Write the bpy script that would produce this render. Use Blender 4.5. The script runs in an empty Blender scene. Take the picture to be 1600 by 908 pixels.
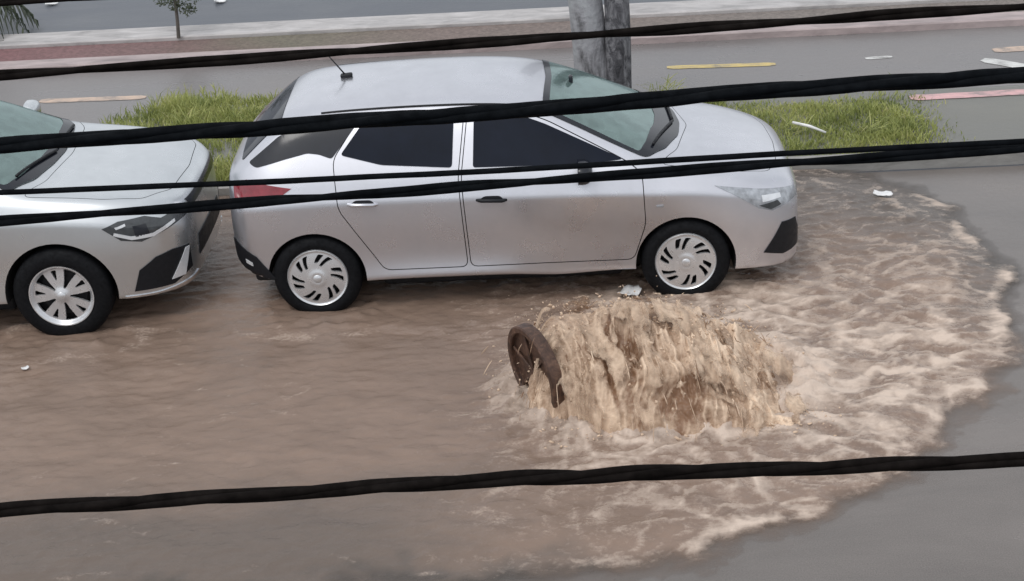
import bpy, bmesh, math, random
import numpy as np
from mathutils import Vector, Matrix
from mathutils.bvhtree import BVHTree

random.seed(7)
RNG = np.random.default_rng(7)
S = bpy.context.scene
COL = S.collection
rad = math.radians

# ------------------------------------------------------------------ basics
def link(name, me, mat=None, parent=None):
    o = bpy.data.objects.new(name, me)
    COL.objects.link(o)
    if mat is not None and me is not None and not me.materials:
        me.materials.append(mat)
    if parent is not None:
        o.parent = parent
    return o

def tag(o, label=None, cat=None, group=None, kind=None):
    if label: o['label'] = label
    if cat: o['category'] = cat
    if group: o['group'] = group
    if kind: o['kind'] = kind
    return o

def empty(name, loc=(0, 0, 0), parent=None):
    o = bpy.data.objects.new(name, None)
    o.empty_display_size = .2
    COL.objects.link(o)
    o.location = loc
    if parent is not None: o.parent = parent
    return o

def smooth(me, ang=35):
    me.polygons.foreach_set('use_smooth', np.ones(len(me.polygons), dtype=bool))
    if ang: me.set_sharp_from_angle(angle=rad(ang))
    me.update()

def mesh_np(name, verts, faces, sm=True, ang=None):
    me = bpy.data.meshes.new(name)
    me.from_pydata([tuple(v) for v in verts], [], [tuple(f) for f in faces])
    me.update()
    if sm: smooth(me, ang)
    return me

def grid_mesh(name, P, closed_u=False, sm=True, ang=None):
    """P[nu,nv,3] -> quad sheet"""
    nu, nv = P.shape[:2]
    me = bpy.data.meshes.new(name)
    idx = np.arange(nu * nv).reshape(nu, nv)
    if closed_u:
        idx = np.vstack([idx, idx[:1]])
    a, b, c, d = idx[:-1, :-1], idx[1:, :-1], idx[1:, 1:], idx[:-1, 1:]
    F = np.stack([a, b, c, d], -1).reshape(-1, 4)
    me.vertices.add(nu * nv); me.vertices.foreach_set('co', P.reshape(-1).astype(np.float32))
    me.loops.add(F.size); me.loops.foreach_set('vertex_index', F.reshape(-1).astype(np.int32))
    me.polygons.add(len(F))
    me.polygons.foreach_set('loop_start', np.arange(0, F.size, 4, dtype=np.int32))
    me.update(calc_edges=True); me.validate()
    if sm: smooth(me, ang)
    return me

def float_attr(me, name, vals):
    a = me.attributes.new(name, 'FLOAT', 'POINT')
    a.data.foreach_set('value', np.asarray(vals, dtype=np.float32).ravel())

def box_into(bm, c, s, rot=None, bevel=0):
    r = bmesh.ops.create_cube(bm, size=1)
    vs = r['verts']
    M = Matrix.Translation(c) @ (rot.to_4x4() if rot else Matrix.Identity(4)) @ Matrix.Diagonal((*s, 1))
    bmesh.ops.transform(bm, matrix=M, verts=vs)
    if bevel:
        es = list({e for v in vs for e in v.link_edges})
        bmesh.ops.bevel(bm, geom=es, offset=bevel, segments=3, affect='EDGES', profile=.5)

def bm_obj(name, bm, mat, parent=None, ang=35):
    bmesh.ops.recalc_face_normals(bm, faces=bm.faces)
    me = bpy.data.meshes.new(name); bm.to_mesh(me); bm.free()
    smooth(me, ang)
    return link(name, me, mat, parent)

def tube_mesh(name, pts, radii, seg=10, cap=True):
    pts = [Vector(p) for p in pts]
    n = len(pts); V = []; F = []
    prev = None
    for i, p in enumerate(pts):
        t = (pts[min(i + 1, n - 1)] - pts[max(i - 1, 0)]).normalized()
        if prev is None:
            a = t.cross(Vector((0, 0, 1)))
            if a.length < .1: a = t.cross(Vector((0, 1, 0)))
            a.normalize()
        else:
            a = (prev - t * prev.dot(t)).normalized()
        prev = a; b = t.cross(a)
        r = radii[i] if hasattr(radii, '__len__') else radii
        for k in range(seg):
            w = 2 * math.pi * k / seg
            V.append(p + (a * math.cos(w) + b * math.sin(w)) * r)
    for i in range(n - 1):
        for k in range(seg):
            k2 = (k + 1) % seg
            F.append((i * seg + k, i * seg + k2, (i + 1) * seg + k2, (i + 1) * seg + k))
    if cap:
        F.append(tuple(range(seg))[::-1]); F.append(tuple((n - 1) * seg + k for k in range(seg)))
    return V, F

def join_vf(parts):
    V = []; F = []
    for v, f in parts:
        o = len(V); V += list(v); F += [tuple(i + o for i in q) for q in f]
    return V, F

# ------------------------------------------------------------------ numpy noise
_perm = np.random.default_rng(3).permutation(4096)
_gx = np.cos(np.linspace(0, 2 * np.pi, 4096, endpoint=False)); _gy = np.sin(np.linspace(0, 2 * np.pi, 4096, endpoint=False))
def perlin(x, y, seed=0):
    x = np.asarray(x, float); y = np.asarray(y, float)
    xi = np.floor(x).astype(int); yi = np.floor(y).astype(int); xf = x - xi; yf = y - yi
    u = xf ** 3 * (xf * (xf * 6 - 15) + 10); v = yf ** 3 * (yf * (yf * 6 - 15) + 10)
    def g(ix, iy, dx, dy):
        h = _perm[(_perm[(ix + seed * 131) & 4095] + iy * 7 + seed) & 4095]
        return _gx[h] * dx + _gy[h] * dy
    n00 = g(xi, yi, xf, yf); n10 = g(xi + 1, yi, xf - 1, yf)
    n01 = g(xi, yi + 1, xf, yf - 1); n11 = g(xi + 1, yi + 1, xf - 1, yf - 1)
    a = n00 + u * (n10 - n00); b = n01 + u * (n11 - n01)
    return (a + v * (b - a)) * 1.5
def fbm(x, y, o=4, seed=0, gain=.5):
    s = 0; a = 1; t = 0
    for i in range(o):
        s = s + a * perlin(x * 2 ** i, y * 2 ** i, seed + i * 17); t += a; a *= gain
    return s / t
def ridged(x, y, o=4, seed=0):
    s = 0; a = 1; t = 0
    for i in range(o):
        s = s + a * (1 - np.abs(perlin(x * 2 ** i, y * 2 ** i, seed + i * 13)) * 2); t += a; a *= .5
    return s / t
def sstep(a, b, x):
    t = np.clip((x - a) / (b - a), 0, 1); return t * t * (3 - 2 * t)

# ------------------------------------------------------------------ materials
def newmat(name):
    m = bpy.data.materials.new(name); m.use_nodes = True
    nt = m.node_tree; b = nt.nodes['Principled BSDF']
    return m, nt, b
def N(nt, t, **kw):
    n = nt.nodes.new(t)
    for k, v in kw.items(): setattr(n, k, v)
    return n
def noise(nt, scale, detail=5, rough=.6, dist=0, co=None, vec=None):
    n = N(nt, 'ShaderNodeTexNoise'); n.inputs['Scale'].default_value = scale
    n.inputs['Detail'].default_value = detail; n.inputs['Roughness'].default_value = rough
    n.inputs['Distortion'].default_value = dist
    if co is None:
        tc = N(nt, 'ShaderNodeTexCoord'); co = tc.outputs['Object']
    if vec is not None:
        mp = N(nt, 'ShaderNodeMapping'); mp.inputs['Scale'].default_value = vec
        nt.links.new(co, mp.inputs['Vector']); co = mp.outputs['Vector']
    nt.links.new(co, n.inputs['Vector'])
    return n
def ramp(nt, fac, stops):
    r = N(nt, 'ShaderNodeValToRGB'); e = r.color_ramp.elements
    while len(e) < len(stops): e.new(.5)
    for el, (p, c) in zip(e, stops):
        el.position = p; el.color = (*c, 1) if hasattr(c, '__len__') else (c, c, c, 1)
    nt.links.new(fac, r.inputs['Fac']); return r
def bump(nt, b, h, strength=.2, dist=.01):
    n = N(nt, 'ShaderNodeBump'); n.inputs['Strength'].default_value = strength; n.inputs['Distance'].default_value = dist
    nt.links.new(h, n.inputs['Height']); nt.links.new(n.outputs['Normal'], b.inputs['Normal']); return n
def setp(b, base=None, rough=None, metal=None, spec=None, coat=None, ior=None):
    if base is not None: b.inputs['Base Color'].default_value = (*base, 1)
    if rough is not None: b.inputs['Roughness'].default_value = rough
    if metal is not None: b.inputs['Metallic'].default_value = metal
    if spec is not None: b.inputs['Specular IOR Level'].default_value = spec
    if coat is not None:
        b.inputs['Coat Weight'].default_value = coat; b.inputs['Coat Roughness'].default_value = .06
    if ior is not None: b.inputs['IOR'].default_value = ior
def simple(name, base, rough=.5, metal=0, var=.25, scale=14, bumpv=.05, **kw):
    m, nt, b = newmat(name); setp(b, base, rough, metal, **kw)
    n = noise(nt, scale)
    c = np.array(base)
    r = ramp(nt, n.outputs['Fac'], [(.3, tuple(c * (1 - var))), (.7, tuple(np.minimum(c * (1 + var), 1)))])
    nt.links.new(r.outputs['Color'], b.inputs['Base Color'])
    rr = ramp(nt, n.outputs['Fac'], [(.3, min(rough * 1.2, 1)), (.7, rough * .8)])
    nt.links.new(rr.outputs['Color'], b.inputs['Roughness'])
    if bumpv: bump(nt, b, n.outputs['Fac'], bumpv, .01)
    return m

def car_paint(name, base):
    m, nt, b = newmat(name); setp(b, base, .30, .86, coat=.5)
    n1 = noise(nt, 4, 4); n2 = noise(nt, 160, 2, .5)
    r = ramp(nt, n1.outputs['Fac'], [(.3, tuple(np.array(base) * .93)), (.7, tuple(np.array(base) * 1.04))])
    nt.links.new(r.outputs['Color'], b.inputs['Base Color'])
    rr = ramp(nt, n1.outputs['Fac'], [(.35, .34), (.65, .25)]); nt.links.new(rr.outputs['Color'], b.inputs['Roughness'])
    # rain drops standing on the clear coat
    rd = ramp(nt, n2.outputs['Fac'], [(.56, 0.0), (.66, 1.0)])
    bp = N(nt, 'ShaderNodeBump'); bp.inputs['Strength'].default_value = .015; bp.inputs['Distance'].default_value = .004
    nt.nodes.remove(bp); return m
    return m

M = {}
M['silver'] = car_paint('silver_paint', (.64, .645, .69))
M['silver_cool'] = car_paint('silver_paint_cool', (.63, .655, .675))
M['black_trim'] = simple('black_trim', (.008, .009, .012), .5, 0, .2, 30, spec=.3)
M['gloss_black'] = simple('gloss_black', (.012, .014, .02), .12, 0, .2, 8, 0)
M['dark_glass'] = simple('dark_glass', (.006, .009, .018), .07, 0, .2, 5, 0, ior=1.36, spec=.32)
M['rubber'] = simple('rubber', (.006, .0065, .008), .7, 0, .3, 40, .15, spec=.15)
M['under'] = simple('under_dark', (.010, .010, .012), .8, 0, .2, 20)
M['cabin'] = simple('cabin_fabric', (.055, .062, .066), .8, 0, .25, 30)
M['dash'] = simple('dash_plastic', (.03, .036, .04), .55, 0, .2, 30)
M['chrome'] = simple('chrome', (.75, .76, .78), .15, .95, .05, 10, 0)
M['rim'] = simple('rim_silver', (.66, .67, .69), .30, .65, .06, 20, 0)
M['lens'] = simple('lamp_lens', (.36, .38, .41), .10, .35, .35, 22, .1, coat=.9)
M['lens_dark'] = simple('lamp_dark', (.035, .04, .045), .12, .1, .3, 25, 0, coat=.9)
M['lamp_white'] = simple('lamp_white', (.72, .74, .77), .18, .3, .08, 20, 0)
M['red_lens'] = simple('red_lens', (.22, .012, .025), .12, 0, .25, 14, 0, coat=.8)
M['orange'] = simple('amber_lens', (.5, .16, .02), .2)

def windscreen_glass():
    m, nt, b = newmat('windscreen_glass')
    out = nt.nodes['Material Output']; nt.nodes.remove(b)
    tr = N(nt, 'ShaderNodeBsdfTransparent'); tr.inputs['Color'].default_value = (.60, .78, .74, 1)
    gl = N(nt, 'ShaderNodeBsdfGlossy'); gl.inputs['Roughness'].default_value = .06; gl.inputs['Color'].default_value = (.82, .95, .93, 1)
    df = N(nt, 'ShaderNodeBsdfDiffuse'); df.inputs['Color'].default_value = (.24, .345, .33, 1)  # pale teal diffuse stands in for reflected sky and light through the glass
    fr = N(nt, 'ShaderNodeFresnel'); fr.inputs['IOR'].default_value = 2.1
    n = noise(nt, 9, 4, .6, .4)
    sky_veil = ramp(nt, n.outputs['Fac'], [(.35, .34), (.75, .60)])
    m1 = N(nt, 'ShaderNodeMixShader'); nt.links.new(sky_veil.outputs['Color'], m1.inputs['Fac'])
    nt.links.new(tr.outputs[0], m1.inputs[1]); nt.links.new(df.outputs[0], m1.inputs[2])
    m2 = N(nt, 'ShaderNodeMixShader'); nt.links.new(fr.outputs[0], m2.inputs['Fac'])
    nt.links.new(m1.outputs[0], m2.inputs[1]); nt.links.new(gl.outputs[0], m2.inputs[2])
    bp = N(nt, 'ShaderNodeBump'); bp.inputs['Strength'].default_value = .06; bp.inputs['Distance'].default_value = .01
    n2 = noise(nt, 60, 2); nt.links.new(n2.outputs['Fac'], bp.inputs['Height'])
    nt.links.new(bp.outputs['Normal'], gl.inputs['Normal'])
    nt.links.new(m2.outputs[0], out.inputs['Surface'])
    return m
M['windscreen'] = windscreen_glass()

# ------------------------------------------------------------------ camera (solved from the photograph)
CAMP = (2600.0, 0.434355, -0.0378254, -0.0596862, 1.72469, 10.38798, 4.974391)
def cam_axes():
    f, pitch, yaw, roll, cx, D, H = CAMP
    cp, sp, cy, sy = math.cos(pitch), math.sin(pitch), math.cos(yaw), math.sin(yaw)
    w = np.array([sy * cp, cy * cp, -sp]); r0 = np.array([cy, -sy, 0]); u0 = np.cross(r0, w)
    r = r0 * math.cos(roll) + u0 * math.sin(roll); u = -r0 * math.sin(roll) + u0 * math.cos(roll)
    return f, np.array([cx, -D, H]), r, u, w
cf, cc, cr, cu, cw = cam_axes()
cam = bpy.data.cameras.new('camera'); co = bpy.data.objects.new('camera', cam); COL.objects.link(co)
cam.sensor_width = 36; cam.lens = 36 * cf / 1600; cam.clip_end = 2000; cam.clip_start = .05
mw = Matrix.Identity(4)
for i in range(3):
    mw[i][0] = cr[i]; mw[i][1] = cu[i]; mw[i][2] = -cw[i]; mw[i][3] = cc[i]
co.matrix_world = mw
S.camera = co
def gpt(x, y, z=0.):
    """ground (or height z) point seen at photo pixel x,y: used to read real positions off the photograph"""
    d = cw + cr * (x - 800) / cf - cu * (y - 454) / cf
    return cc + d * (z - cc[2]) / d[2]
def ypt(x, y, Y):
    d = cw + cr * (x - 800) / cf - cu * (y - 454) / cf
    return cc + d * (Y - cc[1]) / d[1]

# ------------------------------------------------------------------ light
W = bpy.data.worlds.new('World'); S.world = W; W.use_nodes = True
nt = W.node_tree; bg = nt.nodes['Background']
sky = N(nt, 'ShaderNodeTexSky'); sky.sky_type = 'NISHITA'; sky.sun_disc = False
SUN_EL, SUN_AZ = rad(58), rad(215)
sky.sun_elevation = SUN_EL; sky.sun_rotation = SUN_AZ; sky.air_density = 1.0; sky.dust_density = 4.0; sky.ozone_density = 1.0
hs = N(nt, 'ShaderNodeHueSaturation'); hs.inputs['Saturation'].default_value = .22
nt.links.new(sky.outputs[0], hs.inputs['Color'])
# overcast: cloud cover evens out the clear-sky gradient
mx = N(nt, 'ShaderNodeMix', data_type='RGBA'); mx.inputs['Factor'].default_value = .6
nt.links.new(hs.outputs[0], mx.inputs['A'])
tcw = N(nt, 'ShaderNodeTexCoord'); nw = N(nt, 'ShaderNodeTexNoise'); nw.inputs['Scale'].default_value = 2.2; nw.inputs['Detail'].default_value = 5
nt.links.new(tcw.outputs['Generated'], nw.inputs['Vector'])
cr_ = ramp(nt, nw.outputs['Fac'], [(.3, (6.2, 6.6, 7.1)), (.7, (9.4, 9.7, 10.1))])
nt.links.new(cr_.outputs[0], mx.inputs['B'])
nt.links.new(mx.outputs['Result'], bg.inputs['Color']); bg.inputs['Strength'].default_value = .14
sl = bpy.data.lights.new('sun', 'SUN'); sl.energy = 0.9; sl.angle = rad(25); sl.color = (1, .97, .93)
so = bpy.data.objects.new('sun', sl); COL.objects.link(so)
sd = Vector((math.sin(SUN_AZ) * math.cos(SUN_EL), math.cos(SUN_AZ) * math.cos(SUN_EL), math.sin(SUN_EL)))
so.rotation_euler = sd.to_track_quat('Z', 'Y').to_euler(); so.location = sd * 30
S.view_settings.view_transform = 'Standard'; S.view_settings.look = 'None'; S.view_settings.gamma = 1
S.view_settings.use_curve_mapping = False; S.view_settings.exposure = 0.0

# ================================================================== GROUND
def wet_asphalt(name, base, r0=.16, r1=.42, tint=None):
    m, nt, b = newmat(name); setp(b, base, .3)
    big = noise(nt, .55, 6, .6, .3, vec=(1, 2.4, 1)); fine = noise(nt, 130, 3, .7)
    c = np.array(base)
    r = ramp(nt, big.outputs['Fac'], [(.3, tuple(c * .78)), (.55, tuple(c)), (.75, tuple(c * 1.25))])
    mixc = N(nt, 'ShaderNodeMix', data_type='RGBA'); mixc.blend_type = 'MULTIPLY'; mixc.inputs['Factor'].default_value = .6
    rf = ramp(nt, fine.outputs['Fac'], [(.3, .62), (.7, 1.25)])
    nt.links.new(r.outputs[0], mixc.inputs['A']); nt.links.new(rf.outputs[0], mixc.inputs['B'])
    nt.links.new(mixc.outputs['Result'], b.inputs['Base Color'])
    rr = ramp(nt, big.outputs['Fac'], [(.35, r0), (.7, r1)]); nt.links.new(rr.outputs[0], b.inputs['Roughness'])
    md = noise(nt, 16, 4, .6)
    ad = N(nt, 'ShaderNodeMath', operation='MULTIPLY_ADD'); ad.inputs[1].default_value = .35
    nt.links.new(fine.outputs['Fac'], ad.inputs[0]); nt.links.new(md.outputs['Fac'], ad.inputs[2])
    bump(nt, b, ad.outputs[0], .22, .01)
    return m
M['asphalt'] = wet_asphalt('wet_asphalt', (.165, .146, .135), .12, .34)
M['asphalt_far'] = wet_asphalt('wet_asphalt_far', (.088, .097, .115), .32, .50)
M['lane'] = wet_asphalt('lane_asphalt', (.185, .172, .170), .22, .45)
M['pave'] = wet_asphalt('median_paving', (.175, .172, .155), .35, .6)

def slab(name, x0, x1, y0, y1, z, mat, th=.12, jitter=0, seed=0):
    nx = 80; X = np.linspace(x0, x1, nx)
    j = fbm(X * .8, X * 0 + seed, 3, seed) * jitter
    j2 = fbm(X * .8, X * 0 + seed + 9, 3, seed + 5) * jitter
    rows = [np.stack([X, y0 + j, np.full(nx, z - th)], -1), np.stack([X, y0 + j, np.full(nx, z - .012)], -1),
            np.stack([X, y0 + .012 + j, np.full(nx, z)], -1), np.stack([X, y1 - .012 + j2, np.full(nx, z)], -1),
            np.stack([X, y1 + j2, np.full(nx, z - .012)], -1), np.stack([X, y1 + j2, np.full(nx, z - th)], -1)]
    me = grid_mesh(name, np.stack(rows, 1), ang=40)
    return link(name, me, mat)

ground = link('ground', mesh_np('ground', [(-300, -300, -.02), (300, -300, -.02), (300, 300, -.02), (-300, 300, -.02)], [(0, 1, 2, 3)], False), M['asphalt_far'])
tag(ground, kind='structure')
road = link('road', grid_mesh('road', np.stack(np.broadcast_arrays(np.linspace(-60, 60, 61)[:, None], np.linspace(-9, 2.3, 12)[None, :], np.zeros((61, 12))), -1)), M['asphalt'])
tag(road, kind='structure')
def kerb_mat(name, c, r=.55):
    m, nt, b = newmat(name); setp(b, c, r)
    n = noise(nt, 2.2, 6, .65, .5, vec=(1, 3, 3)); c = np.array(c)
    rr = ramp(nt, n.outputs['Fac'], [(.28, tuple(c * .55)), (.5, tuple(c * .9)), (.72, tuple(np.minimum(c * 1.2, .9)))])
    nt.links.new(rr.outputs[0], b.inputs['Base Color']); bump(nt, b, noise(nt, 60, 4).outputs['Fac'], .2, .01); return m
M['kerb'] = kerb_mat('kerb_concrete', (.30, .29, .275))
M['kerb_pink'] = kerb_mat('kerb_pink', (.40, .33, .325))
M['kerb_pale'] = kerb_mat('kerb_pale', (.46, .44, .435))

# planted median beside the parked cars
md = slab('median', -40, 40, 2.5, 4.12, .07, M['pave'], .1, .03, 2); tag(md, kind='structure')
kb = slab('kerb', -40, 40, 2.38, 2.495, .10, M['kerb'], .13, .012, 4); tag(kb, kind='structure')
# cycle lane behind it
ln = link('cycle_lane', grid_mesh('cycle_lane', np.stack(np.broadcast_arrays(np.linspace(-60, 60, 61)[:, None], np.linspace(4.0, 6.4, 8)[None, :], np.full((61, 8), .004)), -1)), M['lane'])
tag(ln, kind='structure')

def paint_mat(name, c):
    m, nt, b = newmat(name); setp(b, c, .5)
    n = noise(nt, 5, 7, .75, .3, vec=(1, 2, 1)); c = np.array(c)
    r = ramp(nt, n.outputs['Fac'], [(.34, (.19, .175, .17)), (.47, tuple(c * .6 + .07)), (.62, tuple(c * .95)), (.8, tuple(c))])
    nt.links.new(r.outputs[0], b.inputs['Base Color']); return m
M['yellow'] = paint_mat('yellow_paint', (.66, .50, .17))
M['orange_p'] = paint_mat('orange_paint', (.64, .47, .36))
M['pink_p'] = paint_mat('pink_paint', (.72, .42, .42))
M['white_p'] = paint_mat('white_paint', (.72, .72, .70))
def strip(name, a, b, w, mat, z=.0075, label=None):
    """painted strip between two ground points, slightly ragged edges"""
    a = np.array(a[:2]); b = np.array(b[:2]); d = (b - a); L = np.linalg.norm(d); d /= L; nrm = np.array([-d[1], d[0]])
    n = max(8, int(L / .06)); t = np.linspace(0, 1, n)
    e1 = w / 2 * (np.clip(np.minimum(t, 1 - t) * L / .05, .3, 1) ** .5 + .22 * fbm(t * L * 3, t * 0 + a[0], 3, 5)); e2 = w / 2 * (np.clip(np.minimum(t, 1 - t) * L / .05, .3, 1) ** .5 + .22 * fbm(t * L * 3, t * 0 + a[1] + 4, 3, 8))
    c = a + np.outer(t * L, d)
    P = np.stack([np.c_[c - nrm * e1[:, None], np.full(n, z)], np.c_[c + nrm * e2[:, None], np.full(n, z)]], 1)
    o = link(name, grid_mesh(name, P), mat); tag(o, kind='structure'); return o
strip('road_marking', gpt(1042, 106.5), gpt(1212, 101), .11, M['yellow'])
strip('road_marking', gpt(62, 159), gpt(228, 153), .13, M['orange_p'])
strip('road_marking', (8.2, 5.2), (9.3, 5.15), .13, M['yellow'])
strip('road_marking', (-7, 5.3), (-5.9, 5.3), .13, M['orange_p'])
strip('road_marking', gpt(1422, 153, .075), (12, 4.0), .15, M['pink_p'], .076)
strip('road_marking', gpt(1535, 94), gpt(1606, 106), .16, M['white_p'])
strip('road_marking', gpt(1552, 80), gpt(1640, 74), .16, M['orange_p'])
strip('road_marking', gpt(1352, 92.5), gpt(1394, 89.5), .08, M['white_p'])
strip('road_marking', gpt(1232, 51), gpt(1262, 50), .08, M['white_p'])

# far raised strip with kerbs on both sides
def soil_mat():
    m, nt, b = newmat('strip_soil'); setp(b, (.12, .09, .085), .75)
    tc = N(nt, 'ShaderNodeTexCoord'); sx = N(nt, 'ShaderNodeSeparateXYZ'); nt.links.new(tc.outputs['Object'], sx.inputs[0])
    mr = N(nt, 'ShaderNodeMapRange'); mr.inputs['From Min'].default_value = -4.2; mr.inputs['From Max'].default_value = 5
    n = noise(nt, 1.1, 5, .6, .4); ad = N(nt, 'ShaderNodeMath', operation='MULTIPLY_ADD'); ad.inputs[1].default_value = 1.6
    nt.links.new(n.outputs['Fac'], ad.inputs[0]); nt.links.new(sx.outputs[0], ad.inputs[2])
    nt.links.new(ad.outputs[0], mr.inputs['Value'])
    r = ramp(nt, mr.outputs[0], [(0, (.20, .095, .10)), (.28, (.17, .105, .10)), (.40, (.145, .13, .095)), (.6, (.18, .14, .125)), (1, (.19, .165, .15))])
    f = noise(nt, 26, 4); mixc = N(nt, 'ShaderNodeMix', data_type='RGBA'); mixc.blend_type = 'MULTIPLY'; mixc.inputs['Factor'].default_value = .8
    rf = ramp(nt, f.outputs['Fac'], [(.3, .6), (.7, 1.3)])
    nt.links.new(r.outputs[0], mixc.inputs['A']); nt.links.new(rf.outputs[0], mixc.inputs['B'])
    nt.links.new(mixc.outputs['Result'], b.inputs['Base Color']); bump(nt, b, f.outputs['Fac'], .4, .02); return m
M['soil'] = soil_mat()
tag(slab('far_kerb', -60, 60, 6.18, 6.44, .08, M['kerb_pink'], .1, .02, 11), kind='structure')
tag(slab('far_strip', -60, 60, 6.445, 6.98, .06, M['soil'], .08, .01, 13), kind='structure')
tag(slab('far_pavement', -60, 60, 6.985, 7.42, .10, M['kerb_pale'], .12, .03, 14), kind='structure')
fr = link('far_road', grid_mesh('far_road', np.stack(np.broadcast_arrays(np.linspace(-80, 80, 61)[:, None], np.linspace(7.3, 40, 20)[None, :], np.zeros((61, 20))), -1)), M['asphalt_far'])
tag(fr, kind='structure')

# ================================================================== GRASS
def leaf_mat(name, stops, rough=.5, trans=.42):
    m, nt, b = newmat(name); setp(b, stops[0][1], rough)
    oi = N(nt, 'ShaderNodeAttribute'); oi.attribute_name = 'tone'
    r = ramp(nt, oi.outputs['Fac'], stops); nt.links.new(r.outputs[0], b.inputs['Base Color'])
    out = nt.nodes['Material Output']
    tl = N(nt, 'ShaderNodeBsdfTranslucent'); nt.links.new(r.outputs[0], tl.inputs['Color'])
    mxs = N(nt, 'ShaderNodeMixShader'); mxs.inputs['Fac'].default_value = trans
    nt.links.new(b.outputs[0], mxs.inputs[1]); nt.links.new(tl.outputs[0], mxs.inputs[2]); nt.links.new(mxs.outputs[0], out.inputs['Surface'])
    return m
M['grass'] = leaf_mat('grass_blades', [(0, (.12, .16, .05)), (.35, (.32, .36, .12)), (.7, (.48, .50, .18)), (1, (.60, .54, .30))])
M['leaf'] = leaf_mat('tree_leaves', [(0, (.05, .065, .045)), (.5, (.09, .11, .07)), (1, (.15, .17, .11))])

def blades(name, n, density, hfun, seed, xr, yr, mat):
    g = np.random.default_rng(seed)
    X = []; 
    x = g.uniform(*xr, n); y = g.uniform(*yr, n)
    keep = g.random(n) < density(x, y); x = x[keep]; y = y[keep]; n = len(x)
    h = hfun(x, y) * g.uniform(.5, 1.25, n); a = g.uniform(0, 2 * np.pi, n); w = g.uniform(.003, .007, n)
    lean = g.uniform(.15, .85, n) * h; la = g.uniform(0, 2 * np.pi, n)
    z0 = np.full(n, .06)
    dx, dy = np.cos(a) * w, np.sin(a) * w; lx, ly = np.cos(la) * lean, np.sin(la) * lean
    V = np.stack([np.stack([x - dx, y - dy, z0], -1), np.stack([x + dx, y + dy, z0], -1),
                  np.stack([x + dx * .8 + lx * .35, y + dy * .8 + ly * .35, z0 + h * .6], -1), np.stack([x - dx * .8 + lx * .35, y - dy * .8 + ly * .35, z0 + h * .6], -1),
                  np.stack([x + lx, y + ly, z0 + h * .95], -1)], 1).reshape(-1, 3)
    i = np.arange(n) * 5
    F = [(k, k + 1, k + 2, k + 3) for k in i] + [(k + 3, k + 2, k + 4) for k in i]
    me = mesh_np(name, V, F, False)
    tone = np.repeat(np.clip(.45 + .5 * fbm(x * 1.7, y * 1.7, 3, seed) + g.normal(0, .16, n), 0, 1), 5)
    float_attr(me, 'tone', tone)
    return link(name, me, mat)
def gd(x, y):
    n = fbm(x * .9, y * 1.1, 3, 21)
    left = sstep(-2.9, -1.8, x + .3 * n) * sstep(.9, .2, x)
    right = sstep(2.7, 3.1, x) * sstep(5.15, 4.5, x + .3 * n)
    mid = sstep(2.15, 2.5, x) * sstep(3.4, 2.9, x) * sstep(3.6, 4.1, y)
    base = np.maximum(np.maximum(left, right), mid * .9)
    yl = sstep(2.5, 2.62, y) * sstep(4.2 + .95 * left, 3.8 + .8 * left, y + .5 * n - .3 * (mid > .3))
    return np.clip(base * yl * (0.66 + 1.2 * n), 0, 1)
def gh(x, y):
    return .04 + .065 * sstep(-.2, .5, fbm(x * 1.6, y * 1.6, 3, 31)) + .04 * sstep(.6, -.4, x)
gr = blades('grass', 190000, gd, gh, 5, (-5, 5.4), (2.5, 5.4), M['grass'])
tag(gr, 'short bright green grass growing along the median behind the parked cars', 'grass', kind='stuff')

# leafy weed clumps standing up out of the grass
def weed(x, y, h, n, label, seed):
    g = np.random.default_rng(seed); V = []; F = []; T = []
    for k in range(n):
        a = g.uniform(0, 2 * np.pi); L = .72 * h * g.uniform(.6, 1.2); up = g.uniform(.45, 1.2); w = L * g.uniform(.014, .028)
        px, py = g.normal(0, h * .25, 2); d = np.array([np.cos(a), np.sin(a)]); q = np.array([-d[1], d[0]]) * w
        pts = []
        for t, ww in ((0, .3), (.35, 1), (.7, .8), (1, .05)):
            c = np.array([px, py]) + d * L * .7 * t; z = L * up * (t - .45 * t * t)
            pts += [(*(c - q * ww), z), (*(c + q * ww), z + .003)]
        o = len(V); V += pts; T += [np.clip(g.normal(.5, .22), 0, 1)] * 8
        F += [(o, o + 1, o + 3, o + 2), (o + 2, o + 3, o + 5, o + 4), (o + 4, o + 5, o + 7, o + 6)]
    me = mesh_np('weed', V, F, True); float_attr(me, 'tone', T)
    o = link('weed', me, M['grass']); o.location = (x, y, .06); tag(o, label, 'weed', 'weed clumps on the median'); return o
for (px, py, h, n, lab, sd_) in [
        (300, 180, .30, 60, 'bushy green weed clump behind the bonnet of the car on the left', 1),
        (395, 172, .34, 70, 'tallest green weed clump, beside the rear window of the silver hatchback', 2),
        (330, 258, .28, 55, 'dark green weed clump in the gap between the two parked cars', 3),
        (1235, 195, .26, 60, 'green weed clump just ahead of the hatchback bonnet beside the white stick', 4),
        (1355, 195, .28, 70, 'broad green weed clump in the middle of the grass ahead of the hatchback', 5),
        (1035, 130, .26, 50, 'small green weed clump by the foot of the tree trunk under the yellow line', 6),
        (1410, 180, .22, 60, 'low green weed clump nearest the pink line at the end of the grass', 7)]:
    p = gpt(px, py + 14, .06); weed(p[0], max(p[1], 2.7), h, n, lab, sd_)

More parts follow.
